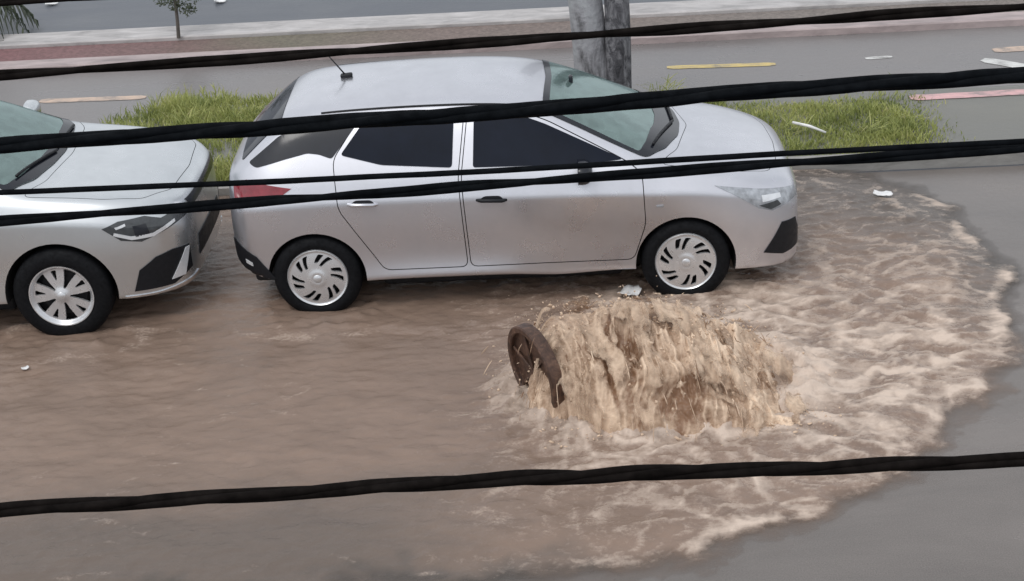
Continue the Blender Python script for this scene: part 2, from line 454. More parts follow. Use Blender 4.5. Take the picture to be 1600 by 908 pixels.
# ================================================================== TREES
def bark_mat(name, a, b_, c, sc=6):
    m, nt, b = newmat(name); setp(b, a, .8)
    n = noise(nt, sc, 6, .65, 1.2, vec=(1, 1, .55)); n2 = noise(nt, sc * 6, 4)
    r = ramp(nt, n.outputs['Fac'], [(.34, c), (.46, b_), (.58, a), (.75, tuple(np.array(a) * 1.15))])
    nt.links.new(r.outputs[0], b.inputs['Base Color'])
    ad = N(nt, 'ShaderNodeMath', operation='ADD'); nt.links.new(n.outputs['Fac'], ad.inputs[0]); nt.links.new(n2.outputs['Fac'], ad.inputs[1])
    bump(nt, b, ad.outputs[0], .5, .03); return m
M['bark_pale'] = bark_mat('pale_bark', (.34, .35, .37), (.29, .29, .31), (.08, .08, .085), 3)
M['bark_mottled_shade'] = bark_mat('mottled_shaded_bark', (.20, .20, .215), (.085, .085, .095), (.025, .025, .03), 10)  # mottled bark, with the trunk's shaded right edge painted into its dark tone
def limb(pts, r0, r1, seg=18, nseg=24, lump=.08, seed=0):
    pts = np.array(pts, float); t = np.linspace(0, 1, nseg); k = np.linspace(0, 1, len(pts))
    P = np.stack([np.interp(t, k, pts[:, i]) for i in range(3)], -1)
    for _ in range(3): P[1:-1] = (P[:-2] + 2 * P[1:-1] + P[2:]) / 4
    V, F = tube_mesh('l', P, list(r0 + (r1 - r0) * t), seg)
    V = np.array([tuple(v) for v in V]); i = np.arange(nseg * seg)
    c = P[i // seg]; ang = (i % seg) / seg * 2 * np.pi
    s = 1 + lump * fbm(np.cos(ang) * 1.5 + seed, np.sin(ang) * 1.5 + V[:, 2] * 1.4, 3, seed)
    return c + (V - c) * s[:, None], F
def leaf_cloud(name, centers, n, size, seed, mat):
    g = np.random.default_rng(seed); V = []; F = []; T = []
    for (c, r) in centers:
        for _ in range(n):
            d = g.normal(0, 1, 3); d /= np.linalg.norm(d); p = np.array(c) + d * r * g.random() ** .45 * np.array([1, 1, .75])
            a = g.normal(0, 1, 3); a /= np.linalg.norm(a); b = np.cross(a, g.normal(0, 1, 3)); b /= np.linalg.norm(b)
            s = size * g.uniform(.6, 1.3); o = len(V)
            V += [p - a * s, p + b * s * .4, p + a * s, p - b * s * .4]; F.append((o, o + 1, o + 2, o + 3)); T += [np.clip(g.normal(.5, .25), 0, 1)] * 4
    me = mesh_np(name, V, F, False); float_attr(me, 'tone', T); return me

tx, ty = 2.13, 3.62
tree = tag(empty('tree', (tx, ty, .05)), 'forked grey tree trunk with pale and shade-darkened mottled stems standing behind the silver hatchback', 'tree')
v1 = limb([(-.10, 0, 0), (-.12, 0, .6), (-.16, .02, 1.2), (-.30, .05, 1.85), (-.38, .1, 2.3)], .165, .12, seed=1)
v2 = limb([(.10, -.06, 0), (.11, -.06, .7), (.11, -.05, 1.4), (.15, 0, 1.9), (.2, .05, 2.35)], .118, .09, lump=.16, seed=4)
v3 = limb([(-.24, .0, 1.42), (-.32, -.12, 1.55), (-.5, -.25, 2.2)], .06, .03, nseg=10, seed=6)
link('trunk', mesh_np('trunk', *join_vf([v1, v3]), ang=60), M['bark_pale'], tree)
link('trunk', mesh_np('trunk', *v2, ang=60), M['bark_mottled_shade'], tree)
cs = [((-.4, .1, 2.4), .22), ((.22, .05, 2.45), .2), ((-.55, 0, 2.35), .16)]

sp = gpt(279, 58, .1)
sap = tag(empty('sapling', (sp[0], sp[1], .09)), 'thin young sapling with sparse drab leaves on the far pale kerb', 'tree')
st = [limb([(0, 0, 0), (.02, 0, .3), (.0, .02, .7), (.05, .02, 1.1)], .022, .01, 8, 14, .1, 3),
      limb([(.01, 0, .35), (.14, .02, .55), (.24, 0, .8)], .01, .005, 6, 8, .1, 4), limb([(.0, 0, .5), (-.12, 0, .75), (-.16, .03, 1.0)], .01, .005, 6, 8, .1, 5)]
M['twig'] = simple('twig_bark', (.10, .09, .08), .8)
link('trunk', mesh_np('trunk', *join_vf(st), ang=60), M['twig'], sap)
link('crown', leaf_cloud('crown', [((0.03, 0, .36), .10), ((.14, 0, .30), .10), ((-.10, 0, .42), .11), ((.22, 0, .45), .11), ((.05, 0, .62), .17), ((.2, 0, .72), .14), ((-.13, 0, .8), .16), ((.06, .02, 1.0), .22)], 90, .024, 8, M['leaf']), M['leaf'], sap)

# palm whose drooping frond tips hang into the corner of the picture
pp = ypt(-62, 40, 7.7)
palm = tag(empty('palm_plant', (pp[0], 7.7, 0)), 'palm with drooping dark frond tips at the top left corner', 'palm')
link('trunk', mesh_np('trunk', *limb([(0, 0, 0), (.02, 0, .25), (.0, .03, .5)], .07, .05, 12, 14, .1, 9), ang=60), M['twig'], palm)
for k in range(13):
    a = 2 * math.pi * k / 13 + .2; L = .95; V = []; F = []; T = []
    d = np.array([math.cos(a), math.sin(a), 0]); q = np.array([-d[1], d[0], 0]); n = 15
    c = [np.array([0, 0, .5]) + d * L * .85 * t + np.array([0, 0, .42 * t - .78 * t * t]) for t in np.linspace(0, 1, n)]
    rv, rf = tube_mesh('r', c, list(np.linspace(.010, .003, n)), 5); V += [tuple(v) for v in rv]; F += rf; T += [.3] * len(rv)
    for i in range(2, n):
        for s in (-1, 1):
            ll = .34 * math.sin(math.pi * (i / n) ** .8) + .08
            tip = c[i] + q * s * ll * .45 + d * ll * .25 - np.array([0, 0, ll * .9]); mid = c[i] + q * s * ll * .4 + d * ll * .15 - np.array([0, 0, ll * .25])
            o = len(V); wv = d * .013
            V += [tuple(c[i] - wv), tuple(c[i] + wv), tuple(mid + wv), tuple(mid - wv), tuple(tip)]; F += [(o, o + 1, o + 2, o + 3), (o + 3, o + 2, o + 4)]; T += [np.clip(RNG.normal(.25, .2), 0, 1)] * 5
    me = mesh_np('frond', V, F, True); float_attr(me, 'tone', T); link('frond', me, M['leaf'], palm)

# ================================================================== CARS
def subdivided(stations, lv=3):
    """stations: list of (x, [(y,z)*10]) for the far half (y>=0), bottom centre to top centre -> closed smooth body mesh"""
    bm = bmesh.new(); rows = []
    for x, ring in stations:
        row = []
        for k in range(len(ring)): row.append(bm.verts.new((x + (ring[k][2] if len(ring[k]) > 2 else 0), ring[k][0], ring[k][1])))
        for k in range(len(ring) - 2, 0, -1): row.append(bm.verts.new((x + (ring[k][2] if len(ring[k]) > 2 else 0), -ring[k][0], ring[k][1])))
        rows.append(row)
    m = len(rows[0]); nr = (m + 2) // 2
    for a, b in zip(rows[:-1], rows[1:]):
        for k in range(m):
            bm.faces.new((a[k], a[(k + 1) % m], b[(k + 1) % m], b[k]))
    for row in (rows[0], rows[-1]):
        bm.faces.new((row[0], row[1], row[m - 1]))
        for k in range(1, nr - 2):
            bm.faces.new((row[k], row[k + 1], row[m - k - 1], row[m - k]))
        bm.faces.new((row[nr - 2], row[nr - 1], row[nr]))
    bmesh.ops.recalc_face_normals(bm, faces=bm.faces)
    cl = bm.edges.layers.float.new('crease_edge')
    for row in rows:
        pass
    for a, b in zip(rows[:-1], rows[1:]):
        for k, cv in CREASE.items():
            for kk in {k, (m - k) % m}:
                e = bm.edges.get((a[kk], b[kk]))
                if e: e[cl] = cv
    me = bpy.data.meshes.new('cage'); bm.to_mesh(me); bm.free()
    o = link('cage', me); md_ = o.modifiers.new('s', 'SUBSURF'); md_.levels = lv; md_.render_levels = lv
    dg = bpy.context.evaluated_depsgraph_get(); dg.update()
    r = bpy.data.meshes.new_from_object(o.evaluated_get(dg)); bpy.data.objects.remove(o)
    return r
CREASE = {2: .45, 5: .62, 6: .35, 7: .25}

def boolean(me, cutters, op, mats=None):
    """exact boolean of a mesh with several cutter meshes, no bpy.ops"""
    for cme in cutters:
        a = link('tmp_a', me); c = link('tmp_c', cme)
        md_ = a.modifiers.new('b', 'BOOLEAN'); md_.operation = op; md_.solver = 'EXACT'; md_.object = c
        md_.material_mode = 'TRANSFER'
        dg = bpy.context.evaluated_depsgraph_get(); dg.update()
        me2 = bpy.data.meshes.new_from_object(a.evaluated_get(dg))
        bpy.data.objects.remove(a); bpy.data.objects.remove(c); me = me2
    return me

def prism(poly, axis, lo, hi, mat):
    bm = bmesh.new()
    def P(p, h):
        return (p[0], h, p[1]) if axis == 'y' else (p[0], p[1], h)
    a = [bm.verts.new(P(p, lo)) for p in poly]; b = [bm.verts.new(P(p, hi)) for p in poly]
    bm.faces.new(a); bm.faces.new(b[::-1]); n = len(poly)
    for i in range(n): bm.faces.new((a[i], b[i], b[(i + 1) % n], a[(i + 1) % n]))
    bmesh.ops.recalc_face_normals(bm, faces=bm.faces)
    me = bpy.data.meshes.new('prism'); bm.to_mesh(me); bm.free(); me.materials.append(mat); return me
def arch_mesh(x, z, r, y0, y1, mat, seg=56):
    return prism([(x + r * math.cos(2 * math.pi * k / seg), z + r * math.sin(2 * math.pi * k / seg)) for k in range(seg)], 'y', y0, y1, mat)
def inset(poly, d):
    """shrink a simple polygon by about d"""
    n = len(poly); A = sum(poly[i][0] * poly[(i + 1) % n][1] - poly[(i + 1) % n][0] * poly[i][1] for i in range(n)); s = 1 if A > 0 else -1
    out = []
    for i in range(n):
        p0, p, p1 = (Vector(poly[j % n][:2]) for j in (i - 1, i, i + 1))
        e0 = (p - p0).normalized(); e1 = (p1 - p).normalized()
        n0 = Vector((-e0.y, e0.x)) * s; n1 = Vector((-e1.y, e1.x)) * s
        b = (n0 + n1); b = b / max(b.length_squared, .3) * 2
        q = p + b * d; out.append((q.x, q.y))
    return out
def rounded(poly, r=.02, seg=4):
    out = []; n = len(poly)
    for i in range(n):
        p0, p, p1 = (Vector(poly[j % n]) for j in (i - 1, i, i + 1))
        rr = min(r, (p - p0).length * .45, (p1 - p).length * .45)
        a = p + (p0 - p).normalized() * rr; b = p + (p1 - p).normalized() * rr
        for k in range(seg + 1):
            t = k / seg; out.append(tuple(a.lerp(p, t).lerp(p.lerp(b, t), t)))
    return out

def panel_mesh(poly3, d, bvh, off=.004, thick=.012, cell=.035, flat=False):
    """a plate that follows the body: polygon (3D points) pushed along d onto the body, with real thickness"""
    d = Vector(d).normalized(); up = Vector((0, 0, 1)) if abs(d.z) < .9 else Vector((1, 0, 0))
    ax = d.cross(up).normalized(); ay = ax.cross(d).normalized()
    pts = [Vector(p) for p in poly3]; cen = sum(pts, Vector()) / len(pts)
    p2 = [((p - cen).dot(ax), (p - cen).dot(ay)) for p in pts]
    bm = bmesh.new(); vs = [bm.verts.new((a, b, 0)) for a, b in p2]; bm.faces.new(vs)
    lo = [min(p[i] for p in p2) for i in (0, 1)]; hi = [max(p[i] for p in p2) for i in (0, 1)]
    for i in (0, 1):
        n = max(1, int((hi[i] - lo[i]) / cell))
        for k in range(1, n):
            nn = [0, 0, 0]; nn[i] = 1; c = [0, 0, 0]; c[i] = lo[i] + (hi[i] - lo[i]) * k / n + 1e-5
            bmesh.ops.bisect_plane(bm, geom=bm.verts[:] + bm.edges[:] + bm.faces[:], plane_co=c, plane_no=nn)
    bmesh.ops.triangulate(bm, faces=[f for f in bm.faces if len(f.verts) > 4])
    nrm = {}
    for v in bm.verts:
        P = cen + ax * v.co.x + ay * v.co.y
        hit = bvh.ray_cast(P - d * 2.5, d)
        if hit[0] is None or (hit[0] - P).length > .75:
            h2 = bvh.find_nearest(P); loc, n = h2[0], h2[1]
        else: loc, n = hit[0], hit[1]
        v.co = loc + n * off; nrm[v] = n
    bm.normal_update()
    f0 = bm.faces[:]
    flip = sum(f.normal.dot(d) * f.calc_area() for f in f0) > 0
    if flip: bmesh.ops.reverse_faces(bm, faces=f0)
    be = [e for e in bm.edges if e.is_boundary]
    r = bmesh.ops.extrude_edge_only(bm, edges=be)
    nv = [g for g in r['geom'] if isinstance(g, bmesh.types.BMVert)]
    bm.normal_update()
    for v in nv:
        h = bvh.find_nearest(v.co); v.co = h[0] - h[1] * thick
    bmesh.ops.recalc_face_normals(bm, faces=bm.faces)
    # keep the outside facing away from the body
    bm.normal_update()
    s = sum(f.normal.dot(d) * f.calc_area() for f in bm.faces if f.is_valid)
    if s > 0: bmesh.ops.reverse_faces(bm, faces=bm.faces[:])
    me = bpy.data.meshes.new('panel'); bm.to_mesh(me); bm.free(); smooth(me, 50); return me

def mirror_mesh(me):
    m2 = me.copy(); m2.transform(Matrix.Diagonal((1, -1, 1, 1))); m2.flip_normals(); return m2

def tube_on(path3, d, bvh, r, off=0):
    d = Vector(d).normalized(); out = []
    for p in path3:
        h = bvh.ray_cast(Vector(p) - d * 2, d)
        if h[0] is None: h = bvh.find_nearest(Vector(p))
        out.append(h[0] + h[1] * off)
    return tube_mesh('t', out, r, 8)

# ---- wheels
def lathe(prof, seg=72):
    """profile (radius, y) around the y axis"""
    a = np.linspace(0, 2 * np.pi, seg, endpoint=False); p = np.array(prof)
    P = np.stack([np.outer(np.cos(a), p[:, 0]), np.broadcast_to(p[:, 1], (seg, len(p))), np.outer(np.sin(a), p[:, 0])], -1)
    return P
def make_wheel_parts(R, rr, width, kind):
    """outer face towards -y; meshes for tyre, rim cover and dark backing"""
    h = width / 2
    prof = [(rr - .01, h), (rr + .02, h), (R - .05, h), (R - .012, h * .82), (R, h * .6), (R + .001, 0), (R, -h * .6), (R - .012, -h * .82), (R - .045, -h * 1.0), (rr + .028, -h * 1.02), (rr + .006, -h * .96), (rr - .008, -h * .80), (rr - .012, h * .6)]
    tyre = grid_mesh('tyre', lathe(prof), True, ang=50)
    nA, nR = 240, 30
    a = np.linspace(0, 2 * np.pi, nA, endpoint=False); r = np.linspace(.012, rr, nR)
    A, Rr = np.meshgrid(a, r, indexing='ij'); t = Rr / rr
    if kind == 'cover':
        y = -h * .86 - .020 * (1 - t ** 2) + .012 * np.exp(-((t - .97) / .03) ** 2) * -1 - .006 * np.exp(-((t - .2) / .1) ** 2)
    else:
        y = -h * .70 - .012 * (1 - t) - .03 * sstep(.86, .98, t) - .012 * np.exp(-((t - .1) / .12) ** 2)
    P = np.stack([Rr * np.cos(A), y, Rr * np.sin(A)], -1)
    # openings
    ac = (A + np.pi / nA); tc = t + .5 / nR
    if kind == 'cover':
        # twelve swept slots in alternating pairs
        sw = ac + .85 * (tc - .6)
        ph = (sw / (2 * np.pi) * 6) % 1
        s1 = np.abs(ph - .30) < .085 + .03 * tc; s2 = np.abs(ph - .66) < .085 + .03 * tc
        hole = (s1 & (tc > .44) & (tc < .83)) | (s2 & (tc > .54) & (tc < .85))
    else:
        # five forked spokes: a wide opening between spokes, a narrow slit inside each spoke
        ph = (ac / (2 * np.pi) * 5) % 1
        big = np.abs(ph - .5) < .10 + .14 * (tc - .25)
        slit = (np.abs(np.minimum(ph, 1 - ph)) < .03 + .15 * (tc - .45))
        hole = (big & (tc > .26) & (tc < .87)) | (slit & (tc > .50) & (tc < .85))
    idx = np.arange(nA * nR).reshape(nA, nR); F = []
    for i in range(nA):
        j = (i + 1) % nA
        for k in range(nR - 1):
            if not hole[i, k]: F.append((idx[i, k], idx[i, k + 1], idx[j, k + 1], idx[j, k]))
    V = P.reshape(-1, 3)
    bm = bmesh.new(); bv = [bm.verts.new(v) for v in V]
    for f in F: bm.faces.new([bv[q] for q in f])
    bmesh.ops.delete(bm, geom=[v for v in bm.verts if not v.link_faces], context='VERTS')
    for _ in range(2):   # soften the stair steps of the openings
        bnd = [v for v in bm.verts if any(e.is_boundary for e in v.link_edges) and (v.co.x ** 2 + v.co.z ** 2) ** .5 < rr * .97 and (v.co.x ** 2 + v.co.z ** 2) ** .5 > .02]
        new = {}
        for v in bnd:
            ns = [e.other_vert(v).co for e in v.link_edges if e.is_boundary]
            new[v] = (v.co * 2 + sum(ns, Vector())) / (2 + len(ns))
        for v, c_ in new.items(): v.co = c_
    bmesh.ops.recalc_face_normals(bm, faces=bm.faces)
    be = [e for e in bm.edges if e.is_boundary]
    ex = bmesh.ops.extrude_edge_only(bm, edges=be)
    for g in ex['geom']:
        if isinstance(g, bmesh.types.BMVert): g.co.y += .018
    bmesh.ops.recalc_face_normals(bm, faces=bm.faces)
    rim = bpy.data.meshes.new('rim'); bm.to_mesh(rim); bm.free(); smooth(rim, 40)
    hub = grid_mesh('hub_cap', lathe([(.0005, y[0, 0] - .012), (.022, y[0, 0] - .011), (.03, y[0, 0] - .005), (.032, y[0, 0] + .01)], 32), True, ang=40)
    back = grid_mesh('brake_disc', lathe([(.0005, -h * .25), (rr * .72, -h * .25), (rr * .74, -h * .18), (rr * .99, 0), (rr * .99, h * .5), (.0005, h * .5)], 48), True, ang=40)
    return tyre, rim, hub, back
def wheel(parent, x, y, z, parts, side, rot=0):
    w = empty('wheel', (x, y, z), parent)
    if side > 0: w.rotation_euler = (0, rot, math.pi)
    else: w.rotation_euler = (0, rot, 0)
    for nm, me, mt in zip(('tyre', 'rim', 'hub_cap', 'brake_disc'), parts, (M['rubber'], M['rim'], M['rim'], M['under'])):
        link(nm, me, mt, w)
    return w

def seat_parts(parent, x, y):
    bm = bmesh.new()
    box_into(bm, (x, y, .62), (.5, .46, .16), None, .05)
    box_into(bm, (x - .26, y, .90), (.14, .46, .56), Matrix.Rotation(rad(-12), 3, 'Y'), .05)
    box_into(bm, (x - .33, y, 1.20), (.09, .24, .13), Matrix.Rotation(rad(-8), 3, 'Y'), .035)
    bm_obj('seat', bm, M['cabin'], parent)
def steering(parent, x, y, z):
    V = []; F = []; a = np.linspace(0, 2 * np.pi, 33)
    R = Matrix.Rotation(rad(-62), 3, 'Y')
    ring = [R @ Vector((.18 * math.cos(t), .18 * math.sin(t), 0)) + Vector((x, y, z)) for t in a]
    v1 = tube_mesh('s', ring, .014, 8, False)
    v2 = tube_mesh('s', [R @ Vector((-.17, 0, 0)) + Vector((x, y, z)), R @ Vector((.17, 0, 0)) + Vector((x, y, z))], .025, 8)
    link('steering_wheel', mesh_np('steering_wheel', *join_vf([v1, v2])), M['dash'], parent)

def side_poly(pts, s, y=.6): return [(p[0], s * y, p[1]) for p in pts]
def add_panel(name, poly3, d, bvh, mat, parent, **kw):
    return link(name, panel_mesh(poly3, d, bvh, **kw), mat, parent)

def mirror_part(parent, x, y, z, s, paint):
    """door mirror: painted shell, black foot, glass facing back"""
    n = 14; V = []; 
    u = np.linspace(0, np.pi, 13); v = np.linspace(0, 2 * np.pi, 24, endpoint=False)
    U, Vv = np.meshgrid(v, u, indexing='ij')
    def se(c, p): return np.sign(c) * np.abs(c) ** p
    P = np.stack([.075 * se(np.cos(Vv), .8) , .115 * np.sin(Vv) ** .7 * se(np.cos(U), .75), .075 * np.sin(Vv) ** .7 * se(np.sin(U), .75)], -1)
    P[..., 0] = np.where(P[..., 0] < -.02, -.02, P[..., 0])
    P = P + np.array([x, y + s * .10, z])
    m_ = link('mirror', grid_mesh('mirror', P, True, ang=50), paint, parent)
    bm = bmesh.new(); box_into(bm, (x + .015, y + s * .005, z - .055), (.07, .13, .035), None, .012); bm_obj('mirror_foot', bm, M['black_trim'], m_)
    bm = bmesh.new(); box_into(bm, (x - .022, y + s * .10, z), (.006, .19, .115), None, .002); bm_obj('mirror_glass', bm, M['dark_glass'], m_)

def build_car(cfg):
    root = tag(empty('parked_car', cfg['loc']), cfg['label'], 'car', 'silver cars parked along the kerb')
    root.rotation_euler = (0, 0, rad(cfg.get('yaw', 0)))
    paint = cfg['paint']; base = subdivided(cfg['stations']); base.materials.clear(); base.materials.append(paint)
    bm = bmesh.new(); bm.from_mesh(base); bvh = BVHTree.FromBMesh(bm); bm.free()
    xr, xf, R = 0, cfg['wb'], cfg['R']; az, ar = cfg['arch']
    arches = []
    for x in (xr, xf):
        for s in (-1, 1):
            y0, y1 = sorted((s * .52, s * 1.2)); arches.append(arch_mesh(x, az, ar, y0, y1, M['under']))
    cab = prism(cfg['cabin'], 'y', -.50, .50, M['cabin'])
    ws_hole = prism(inset(cfg['ws'], .03), 'z', cfg.get('ws_floor', .82), 2.0, M['cabin'])
    # doors, bonnet: cut out as pieces of their own with a real gap round them
    pockets = []; pieces = []
    for nm, poly in cfg['doors']:
        pl = rounded(poly, .05)
        pockets += [prism(pl, 'y', -1.2, -.47, M['under']), prism(pl, 'y', .47, 1.2, M['under'])]
        pieces.append((nm, boolean(base.copy(), [prism(inset(pl, .006), 'y', -1.2, -.475, M['under'])], 'INTERSECT')))
    hp = rounded(cfg['bonnet'], .06)
    pockets.append(prism(hp, 'z', cfg['bonnet_z'], 2, M['under']))
    bonnet = boolean(base.copy(), [prism(inset(hp, .004), 'z', cfg['bonnet_z'] + .005, 2, M['under'])], 'INTERSECT')
    body = boolean(base.copy(), arches + [cab, ws_hole] + pockets, 'DIFFERENCE')
    smooth(body, 32)
    link('body', body, None, root)
    smooth(bonnet, 32); link('bonnet', bonnet, None, root)
    # doors both sides
    for (nm, dm) in pieces:
        near_arch = [a for a in arches]
        dm = boolean(dm, [arches[0], arches[2]], 'DIFFERENCE')
        smooth(dm, 32)
        win = cfg['windows'][nm]; hx = cfg['handles'][nm]
        for s in (-1, 1):
            d = link('door', dm if s < 0 else mirror_mesh(dm), None, root)
            wm = panel_mesh(side_poly(rounded(win, .025), s), (0, -s, 0), bvh, .006, .004)
            link('window', wm, M['dark_glass'], d)
            # recessed grip, bar
            hx0, hz = hx
            rec = panel_mesh(side_poly(rounded([(hx0 - .10, hz - .01), (hx0 + .10, hz - .018), (hx0 + .06, hz + .028), (hx0 - .05, hz + .03)], .02), s), (0, -s, 0), bvh, .003, .003, .02)
            link('handle_recess', rec, M['black_trim'], d)
            yb = bvh.ray_cast(Vector((hx0, s * 3, hz)), Vector((0, -s, 0)))[0].y
            hv = tube_mesh('h', [(hx0 - .10, yb - s * .004, hz + .004), (hx0 - .07, yb + s * .02, hz + .006), (hx0 + .07, yb + s * .02, hz), (hx0 + .10, yb - s * .004, hz - .003)], [.010, .013, .013, .010], 10)
            link('door_handle', mesh_np('door_handle', *hv, ang=50), M['black_trim'] if nm == 'front' else paint, d)
    # windscreen: glass, dark ceramic border, wipers
    wsp = [(p[0], p[1], 1.2) for p in rounded(cfg['ws'], .05)]
    link('windscreen', panel_mesh(wsp, (0, 0, -1), bvh, .003, .0, .05), M['windscreen'], root)
    wi = rounded(inset(cfg['ws'], cfg.get('frit', .045)), .05); wo = rounded(inset(cfg['ws'], -.004), .05)
    wi = [(p[0] + .022 * max(0, (1.75 - p[0]) / .15) - cfg['ws_dark'] * max(0, min(1, (p[0] - 2.2) / .28)), p[1]) for p in wi]
    n = len(wo); V = []; F = []
    def drop(p, off):
        h = bvh.ray_cast(Vector((p[0], p[1], 3)), Vector((0, 0, -1))); return h[0] + h[1] * off
    for k in range(n):
        for j in range(6):
            a, b = Vector(wo[k]), Vector(wo[(k + 1) % n]); c_, e = Vector(wi[k]), Vector(wi[(k + 1) % n])
            t = j / 6; o_ = a.lerp(b, t); i_ = c_.lerp(e, t)
            V += [tuple(drop(o_, .0065)), tuple(drop(i_, .0065))]
    m_ = len(V) // 2
    for k in range(m_):
        q = (k + 1) % m_; F.append((2 * k, 2 * k + 1, 2 * q + 1, 2 * q))
    link('windscreen_border', mesh_np('windscreen_border', V, F, True), M['gloss_black'], root)
    for p0, p1 in cfg['wipers']:
        pts = [drop(Vector(p0).lerp(Vector(p1), t), .022) for t in np.linspace(0, 1, 12)]
        link('wiper', mesh_np('wiper', *tube_mesh('w', pts, .010, 8)), M['black_trim'], root)
    for nm, poly, mat in cfg['ypanels']:
        for s in (-1, 1): add_panel(nm, side_poly(rounded(poly, .02), s), (0, -s, 0), bvh, M[mat], root, off=.005, thick=.004)
    for nm, poly, mat in cfg['zpanels']:
        add_panel(nm, [(p[0], p[1], 1.2) for p in rounded(poly, .03)], (0, 0, -1), bvh, M[mat], root, off=.004, thick=.004)
    for nm, poly3, d, mat, kw in cfg['xpanels']:
        for s in (-1, 1):
            if kw.get('single') and s > 0: continue
            q = [(p[0], -s * p[1] if s > 0 else p[1], p[2]) for p in poly3]
            k2 = {k: v for k, v in kw.items() if k not in ('single', 'subs')}
            o = add_panel(nm, q, (d[0], -d[1] if s > 0 else d[1], d[2]), bvh, M[mat], root, cell=.02, **k2)
            for nm2, p2, mat2, off2 in kw.get('subs', []):
                add_panel(nm2, [(p[0], -p[1] if s > 0 else p[1], p[2]) for p in p2], (d[0], -d[1] if s > 0 else d[1], d[2]), bvh, M[mat2], o, cell=.02, off=off2, thick=.004)
    for s in (-1, 1):
        pth = [(x, s * cfg['ditch_y'], 2) for x in np.linspace(*cfg['ditch'], 30)]
        link('roof_moulding', mesh_np('roof_moulding', *tube_on(pth, (0, 0, -1), bvh, .0085)), M['black_trim'], root)
        mirror_part(root, *cfg['mirror'][:1], s * cfg['mirror'][1], cfg['mirror'][2], s, M[cfg['mirror_mat']] if 'mirror_mat' in cfg else paint)
    # cabin fittings
    for x in (1.15, .2):
        for y in (-.33, .33): seat_parts(root, x + cfg.get('seat_dx', 0), y)
    dx = cfg['dash']
    bm = bmesh.new(); box_into(bm, (dx, 0, cfg['dash_z']), (.62, .98, .17), Matrix.Rotation(rad(5), 3, 'Y'), .07); bm_obj('dashboard', bm, M['dash'], root)
    steering(root, dx - .45, .33 if cfg.get('rhd') else .33, cfg['dash_z'] + .03)
    mx_, mz = cfg['rvm']; bm = bmesh.new(); box_into(bm, (mx_, 0, mz), (.05, .24, .075), Matrix.Rotation(rad(20), 3, 'Y'), .02); box_into(bm, (mx_ + .03, 0, mz + .05), (.03, .05, .07), None, .01)
    bm_obj('rear_view_mirror', bm, M['gloss_black'], root)
    bm = bmesh.new(); box_into(bm, (cfg['wb'] / 2, 0, .20), (cfg['wb'] - .85, 1.22, .16), None, .03); box_into(bm, (cfg['wb'] / 2, 0, .20), (cfg['wb'] + 1.0, 1.0, .12), None, .03)
    bm_obj('underbody_light_block', bm, M['under'], root)  # added dark box that keeps light from passing beneath the car
    # antenna
    ax_, ay_ = cfg['antenna']; p = drop((ax_, ay_), 0)
    bm = bmesh.new(); box_into(bm, p + Vector((0, 0, .012)), (.085, .05, .03), Matrix.Rotation(rad(-4), 3, 'Y'), .011)
    an = bm_obj('antenna_base', bm, M['black_trim'], root)
    link('antenna_rod', mesh_np('antenna_rod', *tube_mesh('a', [p + Vector((-.01, 0, .02)), p + Vector((-.12, 0, .17))], [.006, .004], 8)), M['black_trim'], an)
    # wheels
    parts = make_wheel_parts(R, cfg['rim_r'], cfg['tw'], cfg['rim'])
    wy = cfg['track']
    for x, ro in ((xr, .2), (xf, .75)):
        wheel(root, x, -wy, R - .004, parts, -1, ro); wheel(root, x, wy, R - .004, parts, 1, ro)
    return root, bvh

def ST(x, *yz): return (x, [(0, yz[0][1])] + [tuple(p) for p in yz[:-1]] + [(0, yz[-1])])
